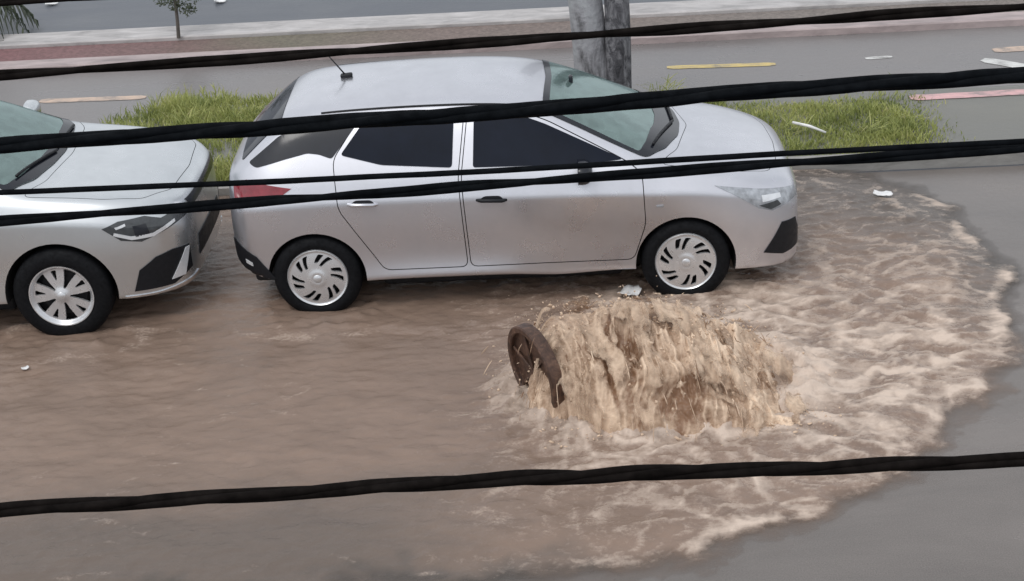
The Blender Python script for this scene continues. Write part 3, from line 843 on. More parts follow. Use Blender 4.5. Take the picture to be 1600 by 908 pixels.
# ring: bottom edge, sill, lower door, mid, shoulder, belt, rail / bonnet edge, mid top, centre z
hatch_st = [
    ST(-.612, (.44, .42), (.50, .45), (.53, .53), (.55, .63), (.53, .76), (.49, .86), (.44, .93), (.28, .955), .96),
    ST(-.575, (.58, .34), (.64, .37), (.67, .48), (.69, .62), (.685, .77), (.64, .90), (.57, 1.0), (.36, 1.03), 1.035),
    ST(-.46, (.72, .30), (.77, .32), (.785, .45), (.80, .62), (.795, .80), (.735, .95), (.66, 1.085), (.42, 1.13), 1.14),
    ST(-.30, (.78, .28), (.82, .28), (.825, .44), (.84, .62), (.838, .83), (.775, 1.0), (.64, 1.22), (.42, 1.275), 1.285),
    ST(-.13, (.80, .26), (.842, .26), (.842, .44), (.856, .63), (.852, .84), (.79, 1.01), (.605, 1.345), (.42, 1.405), 1.42),
    ST(.08, (.80, .25), (.855, .25), (.85, .44), (.86, .64), (.856, .85), (.80, 1.005), (.59, 1.38), (.40, 1.438), 1.452),
    ST(.45, (.80, .24), (.872, .29), (.842, .43), (.86, .645), (.856, .85), (.803, .995), (.578, 1.400), (.40, 1.456), 1.472),
    ST(.95, (.80, .23), (.872, .29), (.842, .43), (.86, .645), (.856, .845), (.805, .99), (.572, 1.408), (.40, 1.466), 1.482),
    ST(1.40, (.80, .23), (.872, .29), (.842, .43), (.86, .64), (.856, .84), (.805, .985), (.575, 1.388), (.40, 1.450), 1.466),
    ST(1.66, (.80, .23), (.862, .25), (.848, .44), (.86, .635), (.856, .835), (.803, .98), (.585, 1.325), (.41, 1.398), 1.414),
    ST(2.02, (.80, .23), (.87, .29), (.846, .43), (.86, .63), (.856, .83), (.80, .97), (.64, 1.155), (.46, 1.25), 1.27),
    ST(2.26, (.80, .23), (.868, .28), (.85, .43), (.86, .62), (.856, .82), (.795, .96), (.69, 1.035), (.50, 1.125), 1.145),
    ST(2.46, (.80, .23), (.86, .25), (.856, .43), (.86, .61), (.855, .815), (.79, .93), (.71, .972), (.50, 1.022), 1.042),
    ST(2.60, (.80, .22), (.86, .24), (.858, .43), (.86, .60), (.85, .81), (.785, .91), (.715, .95), (.48, .985), .995),
    ST(2.88, (.78, .21), (.84, .23), (.845, .41), (.85, .58), (.835, .775), (.77, .865), (.70, .90), (.45, .935), .945),
    ST(3.08, (.75, .20), (.80, .22), (.81, .38), (.815, .54), (.80, .72), (.745, .805), (.68, .845), (.44, .885), .895),
    ST(3.225, (.68, .19), (.73, .21), (.74, .35), (.745, .50), (.73, .655), (.685, .745), (.625, .795), (.41, .835), .845),
    ST(3.31, (.58, .20), (.62, .22), (.635, .33), (.64, .47), (.63, .61), (.595, .69), (.54, .735), (.36, .765), .772),
    ST(3.345, (.48, .25), (.51, .27), (.52, .35), (.525, .45), (.51, .56), (.48, .625), (.43, .66), (.29, .675), .68),
]
hatch = dict(
    loc=(0, .86, 0), paint=M['silver'], stations=hatch_st, wb=2.53, R=.305, arch=(.295, .343), rim='cover', rim_r=.212, tw=.185, track=.752,
    label='silver hatchback parked in the middle of the photo with floodwater round its wheels',
    cabin=[(.2, .5), (2.25, .5), (2.25, .84), (1.72, 1.20), (1.55, 1.30), (.3, 1.33)],
    ws=[(1.60, -.555), (1.63, 0), (1.60, .555), (2.29, .70), (2.42, .55), (2.53, .25), (2.555, 0), (2.53, -.25), (2.42, -.55), (2.29, -.70)], frit=.022, ws_dark=.15,
    doors=[('front', [(1.06, .345), (1.03, .98), (1.09, 1.374), (1.42, 1.36), (1.63, 1.285), (2.16, 1.015), (2.25, .95), (2.265, .60), (2.18, .345)]),
           ('rear', [(.47, .345), (1.045, .345), (1.015, .98), (1.075, 1.376), (.45, 1.368), (.33, 1.325), (.17, 1.12), (.19, .80), (.30, .62)])],
    windows={'front': [(1.115, 1.035), (1.135, 1.348), (1.42, 1.335), (1.61, 1.265), (2.12, 1.03), (1.9, 1.02)], 'rear': [(.975, 1.04), (1.0, 1.350), (.45, 1.343), (.37, 1.312), (.225, 1.145), (.5, 1.075)]},
    handles={'front': (1.23, .825), 'rear': (.36, .835)},
    bonnet=[(2.37, -.735), (2.50, -.52), (2.61, 0), (2.50, .52), (2.37, .735), (2.90, .70), (3.12, .60), (3.20, .36), (3.225, 0), (3.20, -.36), (3.12, -.60), (2.90, -.70)], bonnet_z=.62,
    wipers=[((2.50, -.05), (2.33, -.58)), ((2.48, .45), (2.50, -.02))],
    ypanels=[('quarter_trim', [(.165, 1.125), (.335, 1.315), (-.05, 1.315), (-.19, 1.265), (-.41, 1.10), (-.36, 1.075), (-.16, 1.13), (-.0, 1.165), (.08, 1.155)], 'gloss_black'),
             ('side_indicator', [(2.335, .72), (2.385, .72), (2.385, .735), (2.335, .735)], 'lens')],
    zpanels=[('rear_window', [(-.47, -.58), (-.50, 0), (-.47, .58), (-.185, .52), (-.18, 0), (-.185, -.52)], 'dark_glass')],
    xpanels=[
        ('headlight', [(2.76, -.86, .845), (3.05, -.80, .79), (3.27, -.55, .725), (3.27, -.55, .66), (3.10, -.75, .625), (3.02, -.80, .66)], (-.55, .83, -.1), 'lens',
         dict(off=.005, thick=.004, subs=[('headlight_bowl', [(3.02, -.8, .68), (3.13, -.72, .69), (3.15, -.70, .655), (3.09, -.76, .638)], 'lens_dark', .008), ('headlight_reflector', [(3.05, -.8, .745), (3.16, -.7, .73), (3.16, -.70, .70), (3.05, -.8, .70)], 'lamp_white', .008)])),
        ('fog_surround', [(3.06, -.80, .33), (3.16, -.72, .53), (3.25, -.60, .52), (3.29, -.5, .31), (3.16, -.7, .29)], (-.7, .7, 0), 'black_trim', dict(off=.005, thick=.004)),
        ('grille', [(3.3, -.42, .55), (3.3, .42, .55), (3.3, .5, .36), (3.3, .42, .30), (3.3, -.42, .30), (3.3, -.5, .36)], (-1, 0, 0), 'black_trim', dict(off=.006, thick=.004, single=True)),
        ('taillight', [(-.30, -.86, .975), (-.14, -.86, .955), (-.22, -.86, .90), (-.40, -.82, .85), (-.52, -.70, .84), (-.54, -.66, .96), (-.45, -.76, 1.0)], (.45, .88, 0), 'red_lens', dict(off=.006, thick=.004)),
        ('rear_bumper_trim', [(-.42, -.8, .30), (-.30, -.84, .30), (-.42, -.80, .46), (-.56, -.66, .56), (-.60, -.5, .52), (-.58, -.55, .36)], (.6, .8, 0), 'black_trim', dict(off=.006, thick=.004, subs=[('reflector', [(-.50, -.75, .43), (-.45, -.78, .41), (-.45, -.78, .385), (-.50, -.75, .40)], 'lamp_white', .010)])),
    ],
    ditch=(.10, 1.62), ditch_y=.535, mirror=(1.84, .79, 1.01), mirror_mat='gloss_black', dash=2.12, dash_z=.90, rvm=(1.77, 1.315), antenna=(.22, .04))
hatch['windows']['front'] = rounded(hatch['windows']['front'], .01, 1)
car1, bvh1 = build_car(hatch)

suv_st = [
    ST(-.86, (.46, .46), (.52, .50), (.55, .60), (.56, .70), (.54, .84), (.50, .94), (.44, 1.0), (.28, 1.02), 1.03),
    ST(-.80, (.64, .38), (.70, .42), (.72, .55), (.73, .70), (.72, .86), (.68, .98), (.60, 1.05), (.38, 1.07), 1.08),
    ST(-.62, (.76, .34), (.81, .36), (.82, .50), (.835, .68), (.83, .88), (.77, 1.02), (.68, 1.12), (.43, 1.15), 1.16),
    ST(-.30, (.80, .31), (.85, .32), (.85, .48), (.865, .68), (.86, .90), (.80, 1.05), (.64, 1.30), (.42, 1.35), 1.36),
    ST(.05, (.82, .29), (.87, .30), (.865, .48), (.878, .68), (.874, .90), (.815, 1.06), (.60, 1.40), (.42, 1.46), 1.475),
    ST(.55, (.82, .28), (.875, .29), (.862, .48), (.88, .68), (.876, .90), (.82, 1.05), (.585, 1.435), (.41, 1.49), 1.505),
    ST(1.15, (.82, .28), (.875, .29), (.862, .48), (.88, .68), (.876, .89), (.82, 1.04), (.58, 1.43), (.41, 1.49), 1.505),
    ST(1.50, (.82, .28), (.875, .29), (.864, .48), (.88, .67), (.876, .885), (.82, 1.03), (.59, 1.40), (.42, 1.465), 1.48),
    ST(1.78, (.82, .28), (.875, .29), (.866, .48), (.88, .67), (.874, .88), (.818, 1.025), (.62, 1.315), (.44, 1.39), 1.405),
    ST(2.10, (.82, .28), (.872, .29), (.868, .48), (.88, .66), (.872, .875), (.815, 1.015), (.68, 1.16), (.49, 1.245), 1.265),
    ST(2.30, (.82, .28), (.872, .29), (.87, .48), (.88, .655), (.87, .87), (.81, 1.0), (.73, 1.06), (.52, 1.125), 1.145),
    ST(2.46, (.82, .27), (.872, .285), (.87, .47), (.88, .65), (.868, .865), (.805, .985), (.74, 1.03), (.52, 1.055), 1.065),
    ST(2.62, (.82, .27), (.872, .285), (.87, .47), (.88, .65), (.866, .86), (.80, .97), (.735, 1.015), (.50, 1.035), 1.042),
    ST(2.90, (.80, .26), (.855, .28), (.86, .46), (.868, .64), (.85, .83), (.785, .94), (.72, .985), (.48, 1.01), 1.018),
    ST(3.12, (.75, .25), (.80, .27), (.81, .44), (.82, .62), (.805, .79), (.745, .90), (.68, .95), (.46, .98), .99),
    ST(3.28, (.66, .24), (.71, .26), (.725, .42), (.735, .59), (.72, .75), (.67, .86), (.61, .92), (.42, .95), .958),
    ST(3.40, (.53, .25), (.57, .27), (.585, .40), (.595, .55), (.585, .70), (.55, .80), (.50, .865), (.34, .895), .903),
    ST(3.448, (.42, .30), (.45, .32), (.46, .41), (.465, .52), (.46, .64), (.43, .73), (.39, .79), (.26, .815), .82),
]
suv = dict(
    loc=(-4.296, .71, 0), paint=M['silver_cool'], stations=suv_st, wb=2.566, R=.338, arch=(.335, .385), rim='alloy', rim_r=.222, tw=.205, track=.78,
    label='silver car cut off at the left edge, with angular headlight and black grille',
    cabin=[(.2, .55), (2.25, .55), (2.25, .90), (1.85, 1.22), (1.62, 1.34), (.2, 1.38)],
    ws=[(1.60, -.57), (1.63, 0), (1.60, .57), (2.30, .735), (2.42, .55), (2.47, .25), (2.485, 0), (2.47, -.25), (2.42, -.55), (2.30, -.735)], frit=.025, ws_dark=.08, ws_floor=.88,
    doors=[('front', [(1.00, .40), (.97, 1.04), (1.03, 1.385), (1.42, 1.375), (1.66, 1.30), (2.10, 1.09), (2.19, 1.0), (2.20, .65), (2.12, .40)]),
           ('rear', [(.50, .40), (.985, .40), (.955, 1.04), (1.015, 1.385), (.35, 1.36), (.10, 1.24), (.12, .9), (.36, .68)])],
    windows={'front': [(1.06, 1.08), (1.07, 1.35), (1.42, 1.34), (1.62, 1.28), (2.02, 1.075)], 'rear': [(.92, 1.085), (.95, 1.35), (.40, 1.33), (.18, 1.22), (.22, 1.13)]},
    handles={'front': (1.17, .89), 'rear': (.33, .91)},
    bonnet=[(2.38, -.765), (2.49, -.55), (2.54, 0), (2.49, .55), (2.38, .765), (2.92, .73), (3.17, .66), (3.325, .46), (3.36, 0), (3.325, -.46), (3.17, -.66), (2.92, -.73)], bonnet_z=.7,
    wipers=[((2.44, -.05), (2.31, -.60)), ((2.42, .5), (2.43, 0))],
    ypanels=[], zpanels=[('rear_window', [(-.55, -.58), (-.58, 0), (-.55, .58), (-.10, .52), (-.10, 0), (-.10, -.52)], 'dark_glass')],
    xpanels=[
        ('headlight', [(2.91, -.85, .80), (3.02, -.82, .835), (3.18, -.74, .84), (3.27, -.68, .80), (3.40, -.52, .83), (3.42, -.48, .76), (3.28, -.66, .715), (3.14, -.78, .675), (3.02, -.83, .705)], (-.6, .8, -.05), 'lens_dark',
         dict(off=.005, thick=.004, subs=[('headlight_bowl', [(3.09, -.78, .79), (3.17, -.74, .79), (3.18, -.73, .72), (3.10, -.78, .715)], 'gloss_black', .010), ('headlight_strip', [(2.97, -.83, .745), (3.08, -.80, .70), (3.20, -.72, .695), (3.33, -.6, .745), (3.33, -.6, .765), (3.2, -.72, .718), (3.08, -.80, .725), (2.98, -.83, .765)], 'lamp_white', .010), ('headlight_strip', [(2.99, -.83, .80), (3.06, -.81, .815), (3.06, -.81, .80), (3.0, -.83, .785)], 'lamp_white', .010)])),
        ('grille', [(3.4, -.47, .845), (3.4, .47, .845), (3.4, .42, .775), (3.4, -.42, .775)], (-1, 0, 0), 'gloss_black', dict(off=.006, thick=.004, single=True)),
        ('lower_grille', [(3.4, -.36, .54), (3.4, .36, .54), (3.4, .40, .40), (3.4, -.40, .40)], (-1, 0, 0), 'black_trim', dict(off=.006, thick=.004, single=True)),
        ('fog_surround', [(3.04, -.80, .32), (3.10, -.80, .47), (3.20, -.74, .545), (3.30, -.66, .565), (3.40, -.55, .55), (3.40, -.54, .38), (3.28, -.66, .31)], (-.7, .7, 0), 'black_trim',
         dict(off=.007, thick=.004, subs=[('fog_blade', [(3.25, -.66, .35), (3.33, -.58, .35), (3.38, -.54, .54), (3.35, -.56, .54)], 'lamp_white', .014)])),
        ('bumper_lip', [(3.00, -.84, .29), (3.20, -.74, .285), (3.36, -.56, .30), (3.42, -.46, .32), (3.42, -.46, .29), (3.34, -.56, .265), (3.2, -.74, .25), (3.0, -.84, .26)], (-.7, .7, .1), 'chrome', dict(off=.008, thick=.004)),
        ('taillight', [(-.42, -.86, 1.0), (-.40, -.86, .92), (-.60, -.84, .86), (-.78, -.7, .86), (-.78, -.7, 1.0)], (.45, .88, 0), 'red_lens', dict(off=.006, thick=.004)),
    ],
    ditch=(.10, 1.62), ditch_y=.555, mirror=(1.98, .82, 1.08), dash=2.12, dash_z=.96, rvm=(1.80, 1.27), antenna=(.0, .0))
car2, bvh2 = build_car(suv)

# ================================================================== FLOOD WATER
BND_PX = [(-260, 930), (0, 945), (220, 950), (420, 945), (620, 930), (820, 912), (1000, 890), (1085, 868), (1200, 838), (1300, 800), (1375, 772), (1432, 722),
          (1450, 690), (1492, 645), (1548, 605), (1568, 560), (1580, 500), (1572, 440), (1545, 385), (1490, 335), (1420, 296), (1330, 272), (1262, 262)]
BND = np.array([gpt(*p)[:2] for p in BND_PX])
POLY = np.vstack([[-9, BND[0, 1] - .1], BND, [3.0, 2.6], [-9, 2.6]])
def poly_sd(x, y, P):
    """signed distance to a polygon, positive inside"""
    d = np.full(x.shape, 1e9); ins = np.zeros(x.shape, bool); n = len(P)
    for i in range(n):
        a = P[i]; b = P[(i + 1) % n]; e = b - a; wx = x - a[0]; wy = y - a[1]
        t = np.clip((wx * e[0] + wy * e[1]) / (e @ e), 0, 1)
        d = np.minimum(d, np.hypot(wx - t * e[0], wy - t * e[1]))
        c = ((a[1] <= y) & (y < b[1])) | ((b[1] <= y) & (y < a[1]))
        with np.errstate(divide='ignore', invalid='ignore'):
            xi = a[0] + (y - a[1]) / (b[1] - a[1]) * (b[0] - a[0]) if b[1] != a[1] else x * 0 + 1e9
        ins ^= c & (x < xi)
    return np.where(ins, d, -d)
GC = np.array([2.25, -1.22])            # centre of the gushing water
def flood_fields(X, Y):
    n1 = fbm(X * 1.1, Y * 1.6, 4, 41); n2 = fbm(X * 3.2, Y * 3.8, 4, 43)
    sdf = poly_sd(X, Y, POLY) + .17 * n1 + .13 * n2 + .03 * fbm(X * 8, Y * 8, 3, 45) + .012 * fbm(X * 21, Y * 21, 2, 46) + .13
    dg = np.hypot((X - GC[0] - .65) / 1.55, Y - GC[1])
    turb = np.exp(-np.maximum(dg - .55, 0) / .95) * sstep(.9, 1.8, X + .5 * n1 + .35 * np.abs(Y - GC[1]))
    turb = np.clip(turb, 0, 1)
    near_edge = np.exp(-((sdf - .17 - .07 * n2) / .06) ** 2) * sstep(-.35, .35, fbm(X * 1.3 + 4, Y * 1.3, 3, 47)) * sstep(1.2, 2.6, X + .6 * n1)
    # swirling domain warp for the foam threads
    wx = X + .22 * fbm(X * 1.6, Y * 1.6, 3, 51); wy = Y + .22 * fbm(X * 1.6 + 9, Y * 1.6, 3, 52)
    rd = ridged(wx * 1.7, wy * 2.6, 4, 53)
    th = sstep(.52, .86, rd)
    right = sstep(.9, 2.6, X)
    rd2 = ridged(wx * 3.6 + 3, wy * 6.5, 4, 55); th2 = sstep(.55, .9, rd2)
    rad_ = np.arctan2(Y - GC[1], X - 1.7); rs = ridged(rad_ * 5.5 + .5 * n1, np.hypot(X - 1.7, Y - GC[1]) * 1.3, 4, 91)
    foam = .80 * turb * (.20 + .42 * sstep(.3, .85, rd) + .30 * th2 + .50 * sstep(.45, .9, rs)) + .34 * th * (.10 + .90 * right) * (.45 + .55 * turb) + .26 * th2 * right + .08 * right + .52 * near_edge * (.35 + .65 * sstep(-.3, .4, n2))
    # little sheen threads on the calm left half, painted in as pale foam colour
    foam += .22 * sstep(.66, .86, ridged(wx * 1.1, wy * 4.2, 3, 57)) * (1 - right) * sstep(-.25, .35, fbm(X * .8, Y * 1.2, 3, 58))
    # wake of water round the tyres
    for (cx_, cy_) in ((0, 0), (2.53, 0), (-1.73, -.16)):
        dd = np.hypot((X - cx_) / 1.7, Y - cy_ + .08)
        foam += .35 * np.exp(-((dd - .30) / .09) ** 2) * sstep(-.1, .5, n2 + .2)
    foam = foam * (.06 + .94 * sstep(.02, .24, sdf)) + .50 * near_edge + .30 * np.exp(-((sdf - .52 - .16 * n2) / .035) ** 2) * sstep(1.5, 3, X) * sstep(-.1, .4, n2 + n1)
    foam += .22 * np.exp(-((sdf - .09 - .05 * n2) / .022) ** 2) * sstep(1.5, 3, X) * sstep(0, .35, n1 + .5 * n2)
    edge = sstep(0, .55, sdf)
    shallow = 1 - sstep(.06, .80, sdf + .25 * n2 + .55 * sstep(.4, -1.5, Y) * right)
    shallow = np.maximum(shallow, .92 * sstep(.1, 1.9, (X - 3.5) * .75 + (Y - .35) * 1.0 + .35 * n1))
    shallow = np.maximum(shallow, .7 * sstep(-1.9, -2.75, Y + .35 * n1) * sstep(1.9, .3, X + .3 * n1))
    wave = .016 * fbm(X * 1.7, Y * 3.4, 4, 61) + .010 * fbm(X * 5, Y * 9, 3, 62) + .0045 * fbm(X * 13, Y * 17, 2, 63)
    chop = (.028 * (ridged(wx * 1.6, wy * 2.8, 5, 64) - .45) + .020 * (rd2 - .45) + .016 * fbm(X * 9, Y * 13, 4, 65))
    z = .004 + .042 * edge + wave * (.35 + .65 * edge) + chop * np.clip(turb * 1.15 + .30 * right * edge, 0, 1) * edge + .016 * near_edge
    de = np.hypot((X - 2.28) / .90, (Y - GC[1] - .02) / .60)
    z = z + .075 * np.exp(-((de - 1.02) / .17) ** 2) * np.clip(.15 + ridged(wx * 4.5, wy * 6.5, 4, 66), 0, 1.2)
    foam += .42 * np.exp(-((de - 1.04) / .20) ** 2)
    for (cx_, cy_) in ((0, .03), (2.53, .03), (-1.73, -.12)):
        z = z + .022 * np.exp(-((np.hypot((X - cx_) / 1.5, Y - cy_) - .24) / .09) ** 2) * (.4 + n2 + .8 * fbm(X * 9, Y * 12, 2, 67))
    z = np.where(sdf < 0, .004 + sdf * .12, z)
    z = np.maximum(z, -.10)
    return z, np.clip(foam, 0, 1), np.clip(shallow, 0, 1), sdf
xs = np.linspace(-4.8, 5.4, 560); ys = np.linspace(-3.9, 2.37, 400)
XX, YY = np.meshgrid(xs, ys, indexing='ij')
ZZ, FO, SH, SD = flood_fields(XX, YY)
me = grid_mesh('flood_water', np.stack([XX, YY, ZZ], -1))
float_attr(me, 'foam', FO); float_attr(me, 'shallow', SH)

def muddy(name, mud, foam, shallow_c, rough=.14):
    m, nt, b = newmat(name)
    tc = N(nt, 'ShaderNodeTexCoord'); co_ = tc.outputs['Object']
    at = N(nt, 'ShaderNodeAttribute'); at.attribute_name = 'foam'
    sh = N(nt, 'ShaderNodeAttribute'); sh.attribute_name = 'shallow'
    n1 = noise(nt, 1.3, 6, .62, .9, co_, (1, 2.2, 1)); n2 = noise(nt, 11, 6, .7, .8, co_, (1, 1.5, 1)); n3 = noise(nt, 48, 4, .7, .3, co_)
    mud = np.array(mud); base = ramp(nt, n1.outputs['Fac'], [(.28, tuple(mud * .82)), (.5, tuple(mud)), (.74, tuple(mud * 1.16))])
    # wet road showing through where the sheet is thin
    m1 = N(nt, 'ShaderNodeMix', data_type='RGBA'); nt.links.new(sh.outputs['Fac'], m1.inputs['Factor']); nt.links.new(base.outputs[0], m1.inputs['A']); m1.inputs['B'].default_value = (*shallow_c, 1)
    # foam broken up by fine lace
    s = N(nt, 'ShaderNodeMath', operation='MULTIPLY_ADD'); s.inputs[1].default_value = .85; s.inputs[2].default_value = -.42
    nt.links.new(n2.outputs['Fac'], s.inputs[0])
    s2 = N(nt, 'ShaderNodeMath', operation='MULTIPLY_ADD'); s2.inputs[1].default_value = .5; s2.inputs[2].default_value = -.25
    nt.links.new(n3.outputs['Fac'], s2.inputs[0])
    a1 = N(nt, 'ShaderNodeMath', operation='ADD'); nt.links.new(s.outputs[0], a1.inputs[0]); nt.links.new(s2.outputs[0], a1.inputs[1])
    a2 = N(nt, 'ShaderNodeMath', operation='ADD'); nt.links.new(a1.outputs[0], a2.inputs[0]); nt.links.new(at.outputs['Fac'], a2.inputs[1])
    fm = ramp(nt, a2.outputs[0], [(.18, 0.), (.95, 1.)])
    m2 = N(nt, 'ShaderNodeMix', data_type='RGBA'); nt.links.new(fm.outputs[0], m2.inputs['Factor']); nt.links.new(m1.outputs['Result'], m2.inputs['A']); m2.inputs['B'].default_value = (*foam, 1)
    nt.links.new(m2.outputs['Result'], b.inputs['Base Color'])
    rr = ramp(nt, fm.outputs[0], [(0, rough), (.7, .55)]); nt.links.new(rr.outputs[0], b.inputs['Roughness'])
    b.inputs['IOR'].default_value = 1.33
    hh = N(nt, 'ShaderNodeMath', operation='MULTIPLY_ADD'); hh.inputs[1].default_value = .5
    nt.links.new(n3.outputs['Fac'], hh.inputs[0]); nt.links.new(n2.outputs['Fac'], hh.inputs[2])
    bump(nt, b, hh.outputs[0], .35, .02)
    return m
M['flood'] = muddy('muddy_flood', (.228, .163, .127), (.60, .49, .41), (.108, .093, .083))
nt = M['flood'].node_tree; out = nt.nodes['Material Output']; src = out.inputs['Surface'].links[0].from_socket
tp = N(nt, 'ShaderNodeBsdfTransparent'); ms = N(nt, 'ShaderNodeMixShader'); ath = N(nt, 'ShaderNodeAttribute'); ath.attribute_name = 'film'
nt.links.new(ath.outputs['Fac'], ms.inputs['Fac']); nt.links.new(tp.outputs[0], ms.inputs[1]); nt.links.new(src, ms.inputs[2]); nt.links.new(ms.outputs[0], out.inputs['Surface'])
float_attr(me, 'film', np.clip(sstep(.0, .34, SD) * .85 + .15 + .8 * FO - .15 * (SD < .02), 0.0, 1))
fl = link('flood_water', me, M['flood']); tag(fl, kind='structure')

# ================================================================== GUSH OF WATER FROM THE MANHOLE
nu, nv = 420, 220
u = np.linspace(0, 1, nu); t = np.linspace(0, 1, nv)
U, T = np.meshgrid(u, t, indexing='ij')
x0, x1 = 1.45, 3.75
Xc = x0 + (x1 - x0) * U
hgt = .52 * sstep(-.03, .085, U) ** .55 * (1 - sstep(.26, .88, U) * 1.10) * (1 + .09 * perlin(U * 6, U * 0, 71) + .04 * perlin(U * 17, U * 0 + 3, 72))
dep = (.34 + .27 * sstep(0, .35, U)) * (1 - .25 * sstep(.7, 1, U)) * (1 + .10 * perlin(U * 6, U * 0 + 2, 73))
yc = GC[1] - .05 + .08 * U
ang = np.pi * T                                   # 0 back foot, pi front foot
def spow(v, p): return np.sign(v) * np.abs(v) ** p
Yc = yc + dep * (spow(np.cos(ang), .85) - .10 * sstep(.82, 1, T)); Zc = hgt * np.sin(ang) ** .80
# falling streams: ridges that run down over the front, broken towards the foot
warp = .05 * fbm(U * 5, T * 3, 3, 74)
st1 = ridged((U + warp) * 13, T * 1.6, 4, 75); st2 = ridged((U + warp) * 34, T * 3.6, 3, 76); lump = fbm(U * 6.5, T * 4.5, 5, 77); fine = fbm(U * 55, T * 26, 3, 78)
calm = 1 - .62 * sstep(.26, .10, U) * sstep(.95, .6, T)
lump2 = fbm(U * 15 + warp * 6, T * 7, 4, 87)
disp = (.055 * (st1 - .45) + .018 * (st2 - .45) + .17 * lump * sstep(.05, .35, U) + .07 * lump2 + .008 * fine) * calm * (.2 + .8 * np.sin(ang) ** .5) * (1 - .45 * sstep(.55, 1, U))
# the seam where two sheets of water meet
seam = np.exp(-((U - .235 - .03 * np.sin(T * 7)) / .008) ** 2) * sstep(.3, .5, T) * sstep(.98, .8, T)
disp -= .035 * seam
nY = np.cos(ang) * .8; nZ = np.sin(ang) + .1
P = np.stack([Xc + .05 * fbm(U * 9, T * 6, 3, 79) * np.sin(ang), Yc + disp * nY, Zc * 1.0 + disp * nZ - .02], -1)
gm = grid_mesh('water_jet', P)
fo = .46 + 3.8 * disp + .30 * fbm(U * 10, T * 4, 4, 80) + .36 * sstep(.45, .8, U) + .30 * sstep(.55, .9, st2) * sstep(.35, .6, T) - .5 * seam + .15 * sstep(.85, 1., T) - .55 * sstep(.05, .45, fbm(U * 7 + 3, T * 3.0, 4, 83)) * sstep(.2, .35, U) * sstep(.85, .6, U)
float_attr(gm, 'foam', np.clip(fo, 0, 1)); float_attr(gm, 'shallow', U * 0)
M['gush'] = muddy('muddy_gush', (.215, .122, .073), (.77, .595, .445), (.2, .17, .14), .14)
gush = link('water_gush', gm, M['gush'])
tag(gush, 'mound of muddy brown water gushing up in front of the hatchback front wheel', 'water gush')
# torn sheets of water falling in front of the core: grids with ragged holes
def torn(seed, grow, lo, hi, ulim):
    cn = np.cos(ang); k = (dep + grow)
    y = yc + k * (spow(cn, .9) - .12 * sstep(.8, 1, T)); z = (hgt + grow * .55) * np.sin(ang) ** .78
    n = fbm((U + .06 * fbm(U * 6, T * 3, 3, seed)) * 15, T * 5.2, 5, seed + 1, .55)
    d2 = .085 * fbm(U * 9 + 3, T * 5, 4, seed + 2) + .022 * ridged(U * 22, T * 4, 3, seed + 3) + .012 * fbm(U * 60, T * 22, 2, seed + 6)
    Q = np.stack([Xc + .04 * fbm(U * 9, T * 6, 3, seed + 4), y + d2 * cn * .9 * (cn < 0) * -1 * -1, z + d2 * (np.sin(ang) + .1)], -1)
    keep = (n > lo + .20 * np.abs(T - .62) / .38) & (T > .22) & (T < .985) & (U > ulim[0]) & (U < ulim[1])
    kf = keep[:-1, :-1] & keep[1:, 1:]
    idx = np.arange(nu * nv).reshape(nu, nv); f = np.stack([idx[:-1, :-1], idx[1:, :-1], idx[1:, 1:], idx[:-1, 1:]], -1)[kf]
    used = np.unique(f); rm = np.full(nu * nv, -1); rm[used] = np.arange(len(used))
    me_ = mesh_np('water_sheet', Q.reshape(-1, 3)[used], rm[f])
    float_attr(me_, 'thin', np.clip((n - lo - .20 * np.abs(T - .62) / .38) / .30, 0, 1).reshape(-1)[used])
    float_attr(me_, 'foam', np.clip(.66 + 2.2 * d2 + .45 * fbm(U * 12, T * 4, 3, seed + 9), .1, 1).reshape(-1)[used]); float_attr(me_, 'shallow', np.zeros(len(used)))
    o = link('water_sheet', me_, M['sheet'], gush); sm = o.modifiers.new('s', 'SOLIDIFY'); sm.thickness = .004; sm.offset = 0
    s2 = o.modifiers.new('m', 'SMOOTH'); s2.iterations = 6; s2.factor = .5
    return o
M['sheet'] = M['gush'].copy(); M['sheet'].name = 'muddy_sheet'
nt = M['sheet'].node_tree; out = nt.nodes['Material Output']; src = out.inputs['Surface'].links[0].from_socket
tp = N(nt, 'ShaderNodeBsdfTransparent'); ms = N(nt, 'ShaderNodeMixShader'); ath = N(nt, 'ShaderNodeAttribute'); ath.attribute_name = 'thin'
rt = ramp(nt, ath.outputs['Fac'], [(0, .05), (.9, .76)]); nt.links.new(rt.outputs[0], ms.inputs['Fac'])
nt.links.new(tp.outputs[0], ms.inputs[1]); nt.links.new(src, ms.inputs[2]); nt.links.new(ms.outputs[0], out.inputs['Surface'])
torn(201, .05, -.03, 0, (.015, .60)); torn(231, .10, .10, 0, (.08, .58)); torn(251, .03, -.02, 0, (.42, .78))
